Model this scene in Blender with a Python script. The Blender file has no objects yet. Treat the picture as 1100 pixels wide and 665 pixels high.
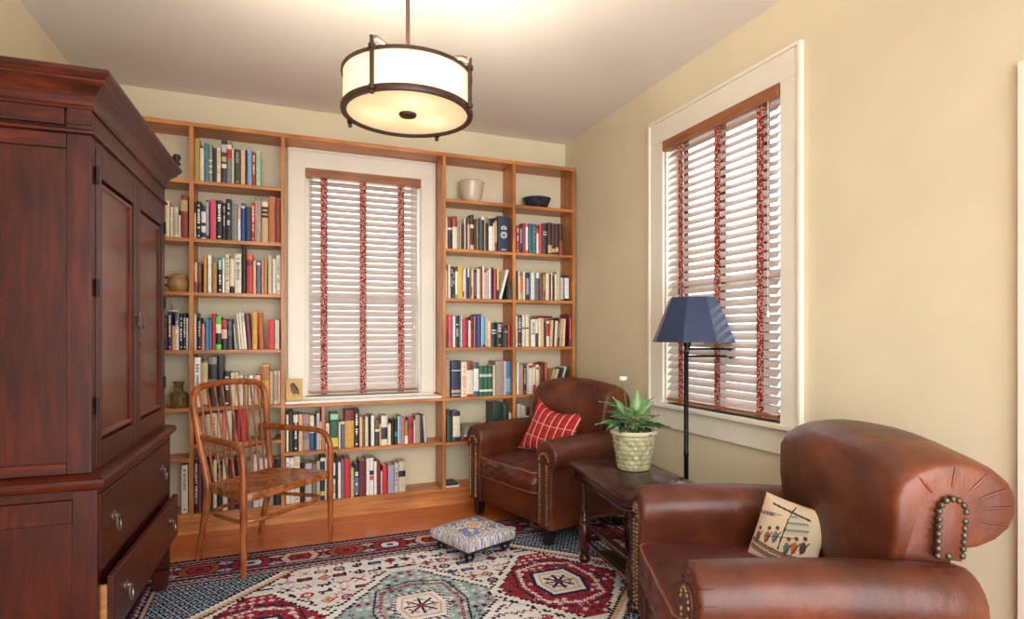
import bpy, bmesh, math, random
import numpy as np
from mathutils import Vector, Matrix

random.seed(7)
scene = bpy.context.scene
COL = scene.collection
PI = math.pi

BULB_W, SKY, EXPO, SUNE = 15.0, 2.6, 0.32, 3.0

# ------------------------------------------------------------------ colours
def lin(c):
    out = []
    for v in c:
        v = v / 255.0
        out.append(v / 12.92 if v <= 0.04045 else ((v + 0.055) / 1.055) ** 2.4)
    return out

def rgba(c):
    return lin(c) + [1.0]

# ------------------------------------------------------------------ materials
MATS = {}

def new_mat(name):
    m = bpy.data.materials.new(name)
    m.use_nodes = True
    nt = m.node_tree
    nt.nodes.clear()
    out = nt.nodes.new('ShaderNodeOutputMaterial')
    b = nt.nodes.new('ShaderNodeBsdfPrincipled')
    nt.links.new(b.outputs[0], out.inputs[0])
    return m, nt, b, out

def coords(nt, scale=(1, 1, 1), rot=(0, 0, 0)):
    tc = nt.nodes.new('ShaderNodeTexCoord')
    mp = nt.nodes.new('ShaderNodeMapping')
    mp.inputs['Scale'].default_value = scale
    mp.inputs['Rotation'].default_value = rot
    nt.links.new(tc.outputs['Object'], mp.inputs[0])
    return mp.outputs[0]

def noise(nt, vec, scale, detail=4.0, rough=0.55):
    n = nt.nodes.new('ShaderNodeTexNoise')
    n.inputs['Scale'].default_value = scale
    n.inputs['Detail'].default_value = detail
    n.inputs['Roughness'].default_value = rough
    nt.links.new(vec, n.inputs['Vector'])
    return n.outputs['Fac']

def ramp(nt, fac, stops):
    r = nt.nodes.new('ShaderNodeValToRGB')
    el = r.color_ramp.elements
    el[0].position, el[0].color = stops[0][0], rgba(stops[0][1])
    el[1].position, el[1].color = stops[-1][0], rgba(stops[-1][1])
    for p, c in stops[1:-1]:
        e = el.new(p)
        e.color = rgba(c)
    nt.links.new(fac, r.inputs[0])
    return r.outputs[0]

def bump(nt, b, height, strength=0.2, dist=0.01):
    bp = nt.nodes.new('ShaderNodeBump')
    bp.inputs['Strength'].default_value = strength
    bp.inputs['Distance'].default_value = dist
    nt.links.new(height, bp.inputs['Height'])
    nt.links.new(bp.outputs[0], b.inputs['Normal'])

def mix_mul(nt, a, b_, fac=1.0):
    m = nt.nodes.new('ShaderNodeMix')
    m.data_type = 'RGBA'
    m.blend_type = 'MULTIPLY'
    m.inputs[0].default_value = fac
    nt.links.new(a, m.inputs[6])
    nt.links.new(b_, m.inputs[7])
    return m.outputs[2]

def plain(name, c, rough=0.5, metal=0.0, var=0.06, scale=8.0, bmp=0.0, bscale=60.0, coat=0.0):
    if name in MATS:
        return MATS[name]
    m, nt, b, out = new_mat(name)
    v = coords(nt)
    f = noise(nt, v, scale, 3)
    lo = tuple(max(0, x * (1 - var)) for x in c)
    hi = tuple(min(255, x * (1 + var)) for x in c)
    nt.links.new(ramp(nt, f, [(0.3, lo), (0.7, hi)]), b.inputs['Base Color'])
    b.inputs['Roughness'].default_value = rough
    b.inputs['Metallic'].default_value = metal
    b.inputs['Coat Weight'].default_value = coat
    b.inputs['Coat Roughness'].default_value = 0.15
    if bmp:
        bump(nt, b, noise(nt, v, bscale, 2), bmp, 0.004)
    MATS[name] = m
    return m

def wood(name, dark, mid, light, axis='z', scale=3.0, stretch=12.0, rough=0.35, coat=0.2, bmp=0.05):
    if name in MATS:
        return MATS[name]
    m, nt, b, out = new_mat(name)
    s = [stretch, stretch, stretch]
    s['xyz'.index(axis)] = 1.0
    v = coords(nt, tuple(s))
    f1 = noise(nt, v, scale, 6, 0.6)
    big = noise(nt, coords(nt, (1.5, 1.5, 1.5)), 1.6, 2)
    c1 = ramp(nt, f1, [(0.3, dark), (0.5, mid), (0.72, light)])
    c2 = ramp(nt, big, [(0.3, (205, 200, 195)), (0.65, (255, 255, 255))])
    nt.links.new(mix_mul(nt, c1, c2), b.inputs['Base Color'])
    b.inputs['Roughness'].default_value = rough
    b.inputs['Specular IOR Level'].default_value = 0.32
    b.inputs['Coat Weight'].default_value = coat
    b.inputs['Coat Roughness'].default_value = 0.2
    bump(nt, b, f1, bmp, 0.003)
    MATS[name] = m
    return m

def leather(name, dark, mid, light, rough=0.38):
    m, nt, b, out = new_mat(name)
    v = coords(nt)
    f = noise(nt, v, 3.2, 5, 0.6)
    nt.links.new(ramp(nt, f, [(0.28, dark), (0.5, mid), (0.74, light)]), b.inputs['Base Color'])
    r = nt.nodes.new('ShaderNodeMapRange')
    r.inputs['To Min'].default_value = rough - 0.07
    r.inputs['To Max'].default_value = rough + 0.12
    nt.links.new(noise(nt, v, 9, 4), r.inputs[0])
    nt.links.new(r.outputs[0], b.inputs['Roughness'])
    big = noise(nt, coords(nt, (1, 2.2, 1)), 7.0, 3, 0.5)
    fine = noise(nt, v, 160, 2)
    add = nt.nodes.new('ShaderNodeMath')
    add.operation = 'MULTIPLY_ADD'
    nt.links.new(fine, add.inputs[0])
    add.inputs[1].default_value = 0.12
    nt.links.new(big, add.inputs[2])
    bump(nt, b, add.outputs[0], 0.35, 0.012)
    MATS[name] = m
    return m

def attr_mat(name, rough=0.9, bscale=300, bstr=0.25):
    m, nt, b, out = new_mat(name)
    a = nt.nodes.new('ShaderNodeAttribute')
    a.attribute_name = 'Col'
    nt.links.new(a.outputs['Color'], b.inputs['Base Color'])
    b.inputs['Roughness'].default_value = rough
    b.inputs['Specular IOR Level'].default_value = 0.15
    bump(nt, b, noise(nt, coords(nt), bscale, 2), bstr, 0.003)
    MATS[name] = m
    return m

# ------------------------------------------------------------------ mesh building
class MB:
    def __init__(self):
        self.bm = bmesh.new()

    def face(self, vs, mi=0):
        try:
            f = self.bm.faces.new(vs)
            f.material_index = mi
            return f
        except ValueError:
            return None

    def box(self, x0, x1, y0, y1, z0, z1, mi=0, M=None):
        ps = [(x0, y0, z0), (x1, y0, z0), (x1, y1, z0), (x0, y1, z0),
              (x0, y0, z1), (x1, y0, z1), (x1, y1, z1), (x0, y1, z1)]
        if M is not None:
            ps = [M @ Vector(p) for p in ps]
        v = [self.bm.verts.new(p) for p in ps]
        for q in ((0, 3, 2, 1), (4, 5, 6, 7), (0, 1, 5, 4), (1, 2, 6, 5), (2, 3, 7, 6), (3, 0, 4, 7)):
            self.face([v[i] for i in q], mi)
        return self

    def loft(self, rings, mi=0, cap0=True, cap1=True, closed=False):
        R = [[self.bm.verts.new(p) for p in r] for r in rings]
        n = len(R[0])
        pairs = list(zip(R[:-1], R[1:]))
        if closed:
            pairs.append((R[-1], R[0]))
        for a, b in pairs:
            for i in range(n):
                j = (i + 1) % n
                self.face([a[i], a[j], b[j], b[i]], mi)
        if not closed:
            if cap0:
                self.face(list(reversed(R[0])), mi)
            if cap1:
                self.face(R[-1], mi)
        return self

    def lathe(self, prof, cx=0, cy=0, cz=0, seg=24, mi=0, a0=0.0):
        rings = []
        for r, z in prof:
            r = max(r, 0.0004)
            rings.append([(cx + r * math.cos(a0 + 2 * PI * i / seg), cy + r * math.sin(a0 + 2 * PI * i / seg), cz + z)
                          for i in range(seg)])
        return self.loft(rings, mi)

    def tube(self, pts, rad, seg=10, mi=0, closed=False, flat=1.0):
        pts = [Vector(p) for p in pts]
        n = len(pts)
        rads = rad if isinstance(rad, (list, tuple)) else [rad] * n
        rings = []
        up = None
        for i, p in enumerate(pts):
            if closed:
                t = pts[(i + 1) % n] - pts[i - 1]
            else:
                t = pts[min(i + 1, n - 1)] - pts[max(i - 1, 0)]
            t.normalize()
            if up is None:
                up = Vector((0, 0, 1)) if abs(t.z) < 0.9 else Vector((1, 0, 0))
            s = t.cross(up)
            s.normalize()
            up = s.cross(t)
            up.normalize()
            rings.append([p + (s * math.cos(2 * PI * k / seg) + up * math.sin(2 * PI * k / seg) * flat) * rads[i]
                          for k in range(seg)])
        return self.loft(rings, mi, closed=closed)

    def ball(self, c, r, seg=10, mi=0, sz=1.0):
        prof = []
        m = max(4, seg // 2)
        for i in range(m + 1):
            a = -PI / 2 + PI * i / m
            prof.append((r * math.cos(a), r * math.sin(a) * sz))
        return self.lathe(prof, c[0], c[1], c[2], seg, mi)

    def build(self, name, mats, parent=None, smooth=False, bevel=0.0, bseg=2, sub=0, angle=35, recalc=True):
        if recalc:
            bmesh.ops.recalc_face_normals(self.bm, faces=self.bm.faces[:])
        me = bpy.data.meshes.new(name)
        self.bm.to_mesh(me)
        self.bm.free()
        if not isinstance(mats, (list, tuple)):
            mats = [mats]
        for m in mats:
            me.materials.append(m)
        o = bpy.data.objects.new(name, me)
        COL.objects.link(o)
        if parent is not None:
            o.parent = parent
        if smooth or bevel or sub:
            for p in me.polygons:
                p.use_smooth = True
        if bevel:
            md = o.modifiers.new('bevel', 'BEVEL')
            md.width = bevel
            md.segments = bseg
            md.limit_method = 'ANGLE'
            md.angle_limit = math.radians(30)
            md.harden_normals = True
        if sub:
            md = o.modifiers.new('sub', 'SUBSURF')
            md.levels = sub
            md.render_levels = sub
        if smooth and not sub and not bevel:
            me.set_sharp_from_angle(angle=math.radians(angle))
        return o

def smooth_path(pts, n=8):
    """Catmull-Rom through pts"""
    P = [Vector(p) for p in pts]
    out = []
    for i in range(len(P) - 1):
        p0 = P[max(i - 1, 0)]; p1 = P[i]; p2 = P[i + 1]; p3 = P[min(i + 2, len(P) - 1)]
        for k in range(n):
            t = k / n
            out.append(0.5 * ((2 * p1) + (-p0 + p2) * t + (2 * p0 - 5 * p1 + 4 * p2 - p3) * t * t + (-p0 + 3 * p1 - 3 * p2 + p3) * t ** 3))
    out.append(P[-1])
    return out

def flin(a, b, n):
    return [a + (b - a) * i / (n - 1) for i in range(n)]

def tag(o, label, cat, group=None, kind=None):
    if label: o['label'] = label
    if cat: o['category'] = cat
    if group: o['group'] = group
    if kind: o['kind'] = kind
    return o

def thing(name, label, cat, loc=(0, 0, 0), rz=0.0, group=None):
    o = bpy.data.objects.new(name, None)
    o.empty_display_size = 0.1
    COL.objects.link(o)
    o.location = loc
    o.rotation_euler = (0, 0, rz)
    return tag(o, label, cat, group)

def struct(o, label=None):
    o['kind'] = 'structure'
    if label: o['label'] = label
    return o

def color_mesh(name, V, F, C, mat, parent=None, smooth=True):
    """mesh with a per-face colour attribute 'Col' (linear rgb)"""
    me = bpy.data.meshes.new(name)
    V = np.asarray(V, dtype=np.float32)
    F = np.asarray(F, dtype=np.int32)
    me.vertices.add(len(V))
    me.vertices.foreach_set('co', V.ravel())
    n = len(F)
    me.loops.add(n * 4)
    me.loops.foreach_set('vertex_index', F.ravel())
    me.polygons.add(n)
    me.polygons.foreach_set('loop_start', np.arange(0, n * 4, 4, dtype=np.int32))
    me.polygons.foreach_set('loop_total', np.full(n, 4, dtype=np.int32))
    me.update(calc_edges=True)
    at = me.attributes.new('Col', 'FLOAT_COLOR', 'FACE')
    cc = np.ones((n, 4), dtype=np.float32)
    cc[:, :3] = C
    at.data.foreach_set('color', cc.ravel())
    me.materials.append(mat)
    if smooth:
        me.polygons.foreach_set('use_smooth', np.ones(n, dtype=bool))
    me.validate()
    o = bpy.data.objects.new(name, me)
    COL.objects.link(o)
    if parent is not None:
        o.parent = parent
    return o

def pal(*cs):
    return np.array([lin(c) for c in cs])

# ------------------------------------------------------------------ room numbers (metres)
EYE = 1.30
XR, XL = 2.281, -1.196       # right / left wall faces
YB = 4.475                   # back wall face
ZC = 2.942                   # ceiling
YF = -1.2                    # where the modelled room stops, behind the photographer
YD = 4.2507                  # front of the bookcase

WALL = plain('wall_paint', (221, 210, 180), 0.75, var=0.015, scale=3, bmp=0.05, bscale=220)
CEIL = plain('ceiling_paint', (232, 229, 224), 0.85, var=0.01, scale=2)
TRIM = plain('trim_paint', (236, 231, 216), 0.4, var=0.015, scale=4)
SHELFW = wood('bookcase_wood', (170, 101, 54), (208, 136, 76), (228, 160, 96), 'x', 2.5, 14, 0.38, 0.1)
SHELFV = wood('bookcase_wood_upright', (170, 101, 54), (208, 136, 76), (228, 160, 96), 'z', 2.5, 14, 0.38, 0.1)
MAHOG = wood('mahogany', (46, 12, 6), (70, 21, 10), (92, 33, 15), 'z', 5, 9, 0.36, 0.12, 0.02)
MAHOGY = wood('mahogany_crosswise', (46, 12, 6), (70, 21, 10), (92, 33, 15), 'z', 5, 9, 0.36, 0.12, 0.02)
MAHOGX = wood('mahogany_side_rails', (42, 11, 6), (78, 25, 11), (116, 48, 20), 'x', 5, 9, 0.36, 0.12, 0.02)
DARKW = wood('dark_stained_wood', (36, 14, 12), (60, 27, 23), (90, 46, 39), 'y', 3, 9, 0.22, 0.5)
CHAIRW = wood('bentwood', (118, 56, 24), (170, 94, 46), (206, 128, 72), 'z', 5, 5, 0.28, 0.3)
SEATW = wood('bentwood_seat', (116, 58, 26), (166, 94, 48), (200, 130, 76), 'x', 7, 5, 0.26, 0.4)
LEATH = leather('brown_leather', (54, 23, 11), (90, 41, 21), (130, 70, 39), 0.36)
LEATHD = leather('seat_leather', (50, 19, 14), (80, 32, 24), (112, 52, 40), 0.33)
BLACKW = plain('black_wood', (22, 18, 18), 0.35, var=0.2, coat=0.3)
BRONZE = plain('bronze_metal', (72, 52, 42), 0.42, metal=0.45, var=0.12, scale=20)
IRON = plain('black_iron', (24, 22, 24), 0.4, metal=0.5, var=0.2)
PEWTER = plain('aged_metal', (128, 118, 112), 0.35, metal=0.85, var=0.15, scale=40)
NAIL = plain('nailhead_bronze', (138, 122, 92), 0.3, metal=0.75, var=0.2, scale=60)
NAILD = plain('nailhead_dark', (84, 76, 60), 0.36, metal=0.7, var=0.2, scale=60)
BRASS = plain('brass', (180, 140, 70), 0.3, metal=0.9)
WHITE = plain('white_board', (238, 236, 230), 0.45, var=0.01)

# floor boards
def floor_mat():
    m, nt, b, out = new_mat('oak_floor')
    v = coords(nt)
    br = nt.nodes.new('ShaderNodeTexBrick')
    br.offset = 0.37
    br.inputs['Scale'].default_value = 1.0
    br.inputs['Brick Width'].default_value = 1.6
    br.inputs['Row Height'].default_value = 0.062
    br.inputs['Mortar Size'].default_value = 0.0012
    br.inputs['Color1'].default_value = rgba((224, 128, 62))
    br.inputs['Color2'].default_value = rgba((210, 112, 52))
    br.inputs['Mortar'].default_value = rgba((86, 38, 20))
    nt.links.new(v, br.inputs[0])
    g = noise(nt, coords(nt, (1.2, 16, 1)), 3.5, 6, 0.62)
    gr = ramp(nt, g, [(0.3, (196, 180, 165)), (0.55, (255, 255, 255))])
    nt.links.new(mix_mul(nt, br.outputs[0], gr), b.inputs['Base Color'])
    b.inputs['Roughness'].default_value = 0.3
    b.inputs['Coat Weight'].default_value = 0.25
    bump(nt, b, br.outputs[1], -0.15, 0.002)
    return m
FLOORM = floor_mat()

# ------------------------------------------------------------------ room shell
struct(MB().box(XL - .12, XR + .12, YF, YB + .12, -.06, 0).build('floor', FLOORM))
struct(MB().box(XL - .12, XR + .12, YF, YB + .12, ZC, ZC + .1).build('ceiling', CEIL))
struct(MB().box(XL - .12, XL, YF, YB + .12, 0, ZC).build('wall_left', WALL))
# window openings
W1 = (0.158, 1.012, 0.845, 2.513)       # x0 x1 z0 z1 in the back wall
W2 = (2.135, 3.068, 0.862, 2.532)       # y0 y1 z0 z1 in the right wall
w = MB()
w.box(XL, W1[0], YB, YB + .12, 0, ZC)
w.box(W1[1], XR, YB, YB + .12, 0, ZC)
w.box(W1[0], W1[1], YB, YB + .12, 0, W1[2])
w.box(W1[0], W1[1], YB, YB + .12, W1[3], ZC)
struct(w.build('wall_back', WALL))
w = MB()
w.box(XR, XR + .12, YF, W2[0], 0, ZC)
w.box(XR, XR + .12, W2[1], YB, 0, ZC)
w.box(XR, XR + .12, W2[0], W2[1], 0, W2[2])
w.box(XR, XR + .12, W2[0], W2[1], W2[3], ZC)
struct(w.build('wall_right', WALL))
b_ = MB().box(XR - .018, XR, 1.16, YB - .23, 0, .13).build('baseboard_right', TRIM, bevel=.003)
struct(b_)
sh = MB().box(XR - .034, XR - .0181, 1.16, YB - .23, 0, .022).build('shoe_moulding', SHELFW, b_, bevel=.004)
struct(MB().box(XL, XL + .018, YF, YB - .23, 0, .13).build('baseboard_left', TRIM, bevel=.003))
struct(MB().box(XR - .024, XR, 1.045, 1.153, 0, 2.2).build('trim_1', TRIM, bevel=.003))

def glass_mat():
    m = bpy.data.materials.new('window_glass')
    m.use_nodes = True
    nt = m.node_tree
    nt.nodes.clear()
    out = nt.nodes.new('ShaderNodeOutputMaterial')
    mx = nt.nodes.new('ShaderNodeMixShader')
    tr = nt.nodes.new('ShaderNodeBsdfTransparent')
    gl = nt.nodes.new('ShaderNodeBsdfGlossy')
    gl.inputs['Roughness'].default_value = 0.02
    mx.inputs[0].default_value = 0.05
    nt.links.new(tr.outputs[0], mx.inputs[1])
    nt.links.new(gl.outputs[0], mx.inputs[2])
    nt.links.new(mx.outputs[0], out.inputs[0])
    return m
GLASS = glass_mat()

def slat_mat():
    m, nt, b, out = new_mat('blind_slat_wood')
    g = noise(nt, coords(nt, (2, 2, 30)), 4, 4)
    nt.links.new(ramp(nt, g, [(0.3, (184, 170, 162)), (0.7, (208, 196, 190))]), b.inputs['Base Color'])
    b.inputs['Roughness'].default_value = 0.32
    b.inputs['Coat Weight'].default_value = 0.4
    b.inputs['Coat Roughness'].default_value = 0.25
    return m
SLAT = slat_mat()
VALW = wood('valance_wood', (142, 88, 54), (166, 106, 68), (182, 122, 80), 'x', 3, 12, 0.4, 0.15)
VALWY = wood('valance_wood_side', (142, 88, 54), (166, 106, 68), (182, 122, 80), 'y', 3, 12, 0.4, 0.15)

def tape_mat():
    m, nt, b, out = new_mat('blind_tape_fabric')
    vo = nt.nodes.new('ShaderNodeTexVoronoi')
    vo.inputs['Scale'].default_value = 95
    nt.links.new(coords(nt), vo.inputs['Vector'])
    nt.links.new(ramp(nt, vo.outputs['Distance'], [(0.34, (226, 196, 176)), (0.44, (152, 52, 42)), (0.75, (124, 34, 30))]), b.inputs['Base Color'])
    b.inputs['Roughness'].default_value = 0.85
    return m
TAPE = tape_mat()

def window_unit(idx, wdt, z0, z1, M, casing, apron, stool_w):
    """built facing -Y: opening x 0..wdt, wall face at y = 0, outside is +y; M places it"""
    h = z1 - z0
    root = bpy.data.objects.new('window_%d' % idx, None)
    COL.objects.link(root)
    root.matrix_world = M
    root['kind'] = 'structure'
    f = MB()
    # jamb lining
    f.box(-.012, .012, .0, .115, z0, z1)
    f.box(wdt - .012, wdt + .012, .0, .115, z0, z1)
    f.box(.012, wdt - .012, .0, .115, z1 - .012, z1 + .01)
    f.build('jamb', TRIM, root, bevel=.002)
    s = MB()
    zm = z0 + h * 0.44
    for (a, b, y) in ((z0, zm + .022, .05), (zm - .022, z1 - .012, .083)):
        s.box(.013, .058, y, y + .032, a, b)
        s.box(wdt - .058, wdt - .013, y, y + .032, a, b)
        s.box(.058, wdt - .058, y, y + .032, a, a + .045)
        s.box(.058, wdt - .058, y, y + .032, b - .045, b)
    s.build('sash', TRIM, root, bevel=.003)
    g = MB()
    g.box(.058, wdt - .058, .064, .068, z0 + .045, zm - .02)
    g.box(.058, wdt - .058, .097, .101, zm + .02, z1 - .057)
    g.build('glass', GLASS, root)
    c = MB()
    cw0, cw1, ct = casing
    c.box(-cw0, -.001, -.02, -.001, z0, z1)
    c.box(wdt + .001, wdt + cw1, -.02, -.001, z0, z1)
    c.box(-cw0, wdt + cw1, -.02, -.001, z1, z1 + ct)
    # raised outer back-band
    c.box(-cw0 - .012, -cw0 + .008, -.03, -.001, z0, z1 + ct + .01)
    c.box(wdt + cw1 - .008, wdt + cw1 + .012, -.03, -.001, z0, z1 + ct + .01)
    c.box(-cw0 + .008, wdt + cw1 - .008, -.03, -.001, z1 + ct - .008, z1 + ct + .012)
    c.build('casing', TRIM, root, bevel=.003)
    st = MB().box(-cw0 - stool_w, wdt + cw1 + stool_w, -.05, .05, z0 - .024, z0)
    st.build('sill', TRIM, root, bevel=.004)
    if apron:
        MB().box(-cw0, wdt + cw1, -.02, -.001, z0 - .024 - apron, z0 - .0245).build('apron', TRIM, root, bevel=.003)
    return root

def blind(name, label, wdt, z0, z1, M, tilt, tapes, valmat, cord):
    root = thing(name, label, 'window blind', group='wooden window blinds')
    root.matrix_world = M
    v = MB().box(.004, wdt - .004, -.026, .03, z1 - .066, z1 - .002)
    v.build('valance', valmat, root, bevel=.002)
    sl = MB()
    n = int((z1 - .098 - z0 - .062) / .0445) + 1
    pitch = (z1 - .098 - z0 - .062) / (n - 1)
    a = math.radians(tilt)
    ca, sa = math.cos(a), math.sin(a)
    for i in range(n):
        zc = z1 - .098 - i * pitch
        rings = []
        for x in (.03, wdt - .03):
            ring = []
            for (u, t) in ((-.025, 0), (-.012, .0022), (0, .003), (.012, .0022), (.025, 0), (.025, -.0022), (.012, 0), (0, .0006), (-.012, 0), (-.025, -.0022)):
                # inner (room side) edge hangs lower
                y = .012 + u * ca - t * sa
                z = zc + u * sa + t * ca
                ring.append((x, y, z))
            rings.append(ring)
        sl.loft(rings)
    zl = z1 - .098 - (n - 1) * pitch
    sl.build('slats', SLAT, root, smooth=True, angle=50)
    MB().box(.028, wdt - .028, -.012, .036, z0 + .022, z0 + .038).build('bottom_rail', valmat, root, bevel=.003)
    for tx in tapes:
        t = MB()
        yy = .012 - .025 * ca - .004
        t.box(tx - .023, tx + .023, yy - .0012, yy, z0 + .012, z1 - .067)
        yo = .012 + .025 * ca + .004
        t.box(tx - .023, tx + .023, yo, yo + .0012, z0 + .012, z1 - .067)
        t.box(tx - .024, tx + .024, yy - .003, yo + .003, z0 + .0385, z0 + .041)
        t.build('ladder_tape', TAPE, root)
    if cord:
        k = MB()
        k.tube([(cord[0], -.03, z1 - .07), (cord[0], -.031, cord[1])], .0014, 6)
        k.lathe([(.002, .03), (.006, .024), (.009, 0.0), (.007, -.004), (.0, -.005)], cord[0], -.031, cord[1] - .03, 10)
        k.build('pull_cord', WHITE, root, smooth=True)
    return root

M1 = Matrix.Translation((W1[0], YB, 0))
window_unit(1, W1[1] - W1[0], W1[2], W1[3], M1, (.105, .105, .125), 0, -.01)
blind('window_blind', 'wooden slat blind with red tapes in the bookcase wall window', W1[1] - W1[0], W1[2], W1[3], M1, 56,
      [.133, .415, .703], VALW, (.80, 1.37))
# right wall: local +x runs toward the camera (-Y), local +y is outside (+X)
M2 = Matrix(((0, 1, 0, XR), (-1, 0, 0, W2[1]), (0, 0, 1, 0), (0, 0, 0, 1)))
window_unit(2, W2[1] - W2[0], W2[2], W2[3], M2, (.14, .115, .14), .125, .03)
blind('window_blind', 'wooden slat blind with red tapes behind the navy floor lamp', W2[1] - W2[0], W2[2], W2[3], M2, 50,
      [.165, .485, .797], VALW, (.87, 1.42))
# ------------------------------------------------------------------ bookcase
X0, X1, X2, X3, X4 = -0.5443, 0.0088, 1.145, 1.7168, 2.262
XA = -1.12
ZT = 2.678
bc = thing('bookcase', 'built-in honey brown wooden bookcase around the window filling the back wall', 'bookcase', (0, 0, 0))
def panel(name, *a, m=SHELFW):
    return MB().box(*a).build(name, m, bc, bevel=.0015, bseg=1)
T = .013
YS = YB - .002
for x in (XA, X0, X1, X2, X3):
    panel('upright', x - T, x + T, YD, YS, .11, ZT - .028, m=SHELFV)
panel('upright', X4 - 2 * T, X4, YD, YS, .11, ZT - .028, m=SHELFV)
panel('top_board', XA - T, X4, YD - .002, YS, ZT - .028, ZT)
panel('plinth', XA - T, X4, YD + .012, YD + .035, 0, .106)
def shelf(xa, xb, z, d=0.002):
    panel('shelf', xa + T, xb - T, YD + d, YS, z - .024, z)
LEFTZ = [2.304, 1.926, 1.575, 1.198, .822]
for z in LEFTZ:
    shelf(XA, X0, z); shelf(X0, X1, z)
shelf(XA, X0, .492); shelf(X0, X1, .581)
shelf(XA, X0, .133); shelf(X0, X1, .133)
shelf(X1, X2, .817); shelf(X1, X2, .487); shelf(X1, X2, .131)
for z in [2.333, 1.953, 1.576, 1.200, .817, .477, .131]:
    shelf(X2, X3, z); shelf(X3, X4 - T, z)
panel('divider', .262, .283, YD + .02, YS, .4875, .7925, m=wood('divider_wood', (170, 101, 66), (208, 132, 94), (228, 154, 114), 'z', 2.5, 14, .4, .1))
# white board lying on the window-bay shelf, part of the window's sill
st = MB().box(X1 + T + .001, X2 - T - .001, YD + .012, YB - .052, .8172, .834).build('trim_2', WHITE, bevel=.003)
struct(st)

# ------------------------------------------------------------------ books
BC = dict(amber=(214, 158, 62), beige=(205, 188, 160), black=(28, 26, 28), blue=(52, 92, 150), brick_red=(146, 58, 42), bright_blue=(52, 136, 184),
  bright_red=(206, 44, 48), brown=(124, 88, 60), burnt_orange=(190, 94, 38), charcoal=(58, 56, 58), cream=(236, 222, 190), crimson=(172, 38, 56),
  cyan_blue=(58, 172, 200), dark_brown=(74, 46, 36), dark_green=(38, 66, 48), dark_grey=(84, 80, 78), dark_red=(124, 32, 36), green=(40, 98, 66),
  grey=(128, 126, 122), ivory=(230, 222, 200), khaki=(176, 152, 84), lavender=(168, 158, 186), lime_green=(96, 210, 66), maroon=(110, 36, 44),
  mauve=(136, 112, 126), mint_green=(160, 212, 184), navy=(38, 48, 80), ochre=(178, 130, 62), olive_green=(150, 142, 62), orange=(222, 118, 54),
  orange_brown=(180, 104, 54), orange_red=(214, 84, 42), orange_tan=(216, 154, 92), peach=(234, 186, 146), pink=(224, 160, 160), purple=(116, 76, 116),
  red=(186, 46, 46), rose_pink=(214, 74, 100), royal_blue=(40, 66, 140), sage_green=(142, 154, 110), salmon_pink=(220, 128, 112), silver=(196, 194, 196),
  sky_blue=(124, 172, 208), slate_blue=(92, 110, 140), steel_blue=(72, 128, 164), tan=(204, 172, 126), taupe=(168, 148, 134), teal=(52, 100, 118),
  teal_green=(36, 146, 124), white=(240, 238, 232), yellow=(236, 198, 74))
def bmat(c):
    return plain('book_' + c, BC[c], 0.45, var=0.05, scale=30)
PAGES = plain('book_pages', (228, 214, 184), 0.85, var=0.05, scale=90)

def book_mesh(w, h, d, col, bands, mark, rnd):
    b = MB()
    mats = [bmat(col), PAGES]
    t = min(.003, w * .22)
    # rounded spine
    n = 6
    prof = [(-w / 2 + w * i / n, (0.0035 if w > .016 else .0015) * (1 - (abs(2 * i / n - 1)) ** 2)) for i in range(n + 1)]
    front = [(x, .004 - q) for x, q in prof]
    ring = front + [(w / 2, .006), (w / 2, d), (w / 2 - t, d), (w / 2 - t, .007), (-w / 2 + t, .007), (-w / 2 + t, d), (-w / 2, d), (-w / 2, .006)]
    b.loft([[(x, y, 0) for x, y in ring], [(x, y, h) for x, y in ring]], 0)
    b.box(-w / 2 + t, w / 2 - t, .007, d - .006, .003, h - .004, 1)
    def spine_strip(z0, z1, xf0, xf1, mi):
        k0 = int(round((xf0 + 1) / 2 * n)); k1 = int(round((xf1 + 1) / 2 * n))
        vs0 = [(front[k][0], front[k][1] - .0004, z0) for k in range(k0, k1 + 1)]
        vs1 = [(front[k][0], front[k][1] - .0004, z1) for k in range(k0, k1 + 1)]
        a = [b.bm.verts.new(p) for p in vs0]; c = [b.bm.verts.new(p) for p in vs1]
        for k in range(len(a) - 1):
            b.face([a[k], a[k + 1], c[k + 1], c[k]], mi)
    for (bc_, f0, f1) in bands:
        mm = bmat(bc_)
        if mm not in mats: mats.append(mm)
        spine_strip(h * f0, h * f1, -1, 1, mats.index(mm))
    if mark:
        mm = bmat(mark)
        if mm not in mats: mats.append(mm)
        mi = mats.index(mm)
        z = h * rnd.uniform(.88, .93)
        end = h * rnd.uniform(.25, .45)
        while z > end:
            g = rnd.uniform(.006, .016)
            if rnd.random() < .82:
                ww = w * rnd.uniform(.16, .3)
                yq = front[n // 2][1] - .0008
                b.box(-ww, ww, yq, yq + .003, z - g, z, mi)
            z -= g + rnd.uniform(.003, .006)
        if rnd.random() < .7:
            yq = front[n // 2][1] - .0008
            b.box(-w * .2, w * .2, yq, yq + .003, h * .06, h * .1, mi)
    return b, mats

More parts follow.
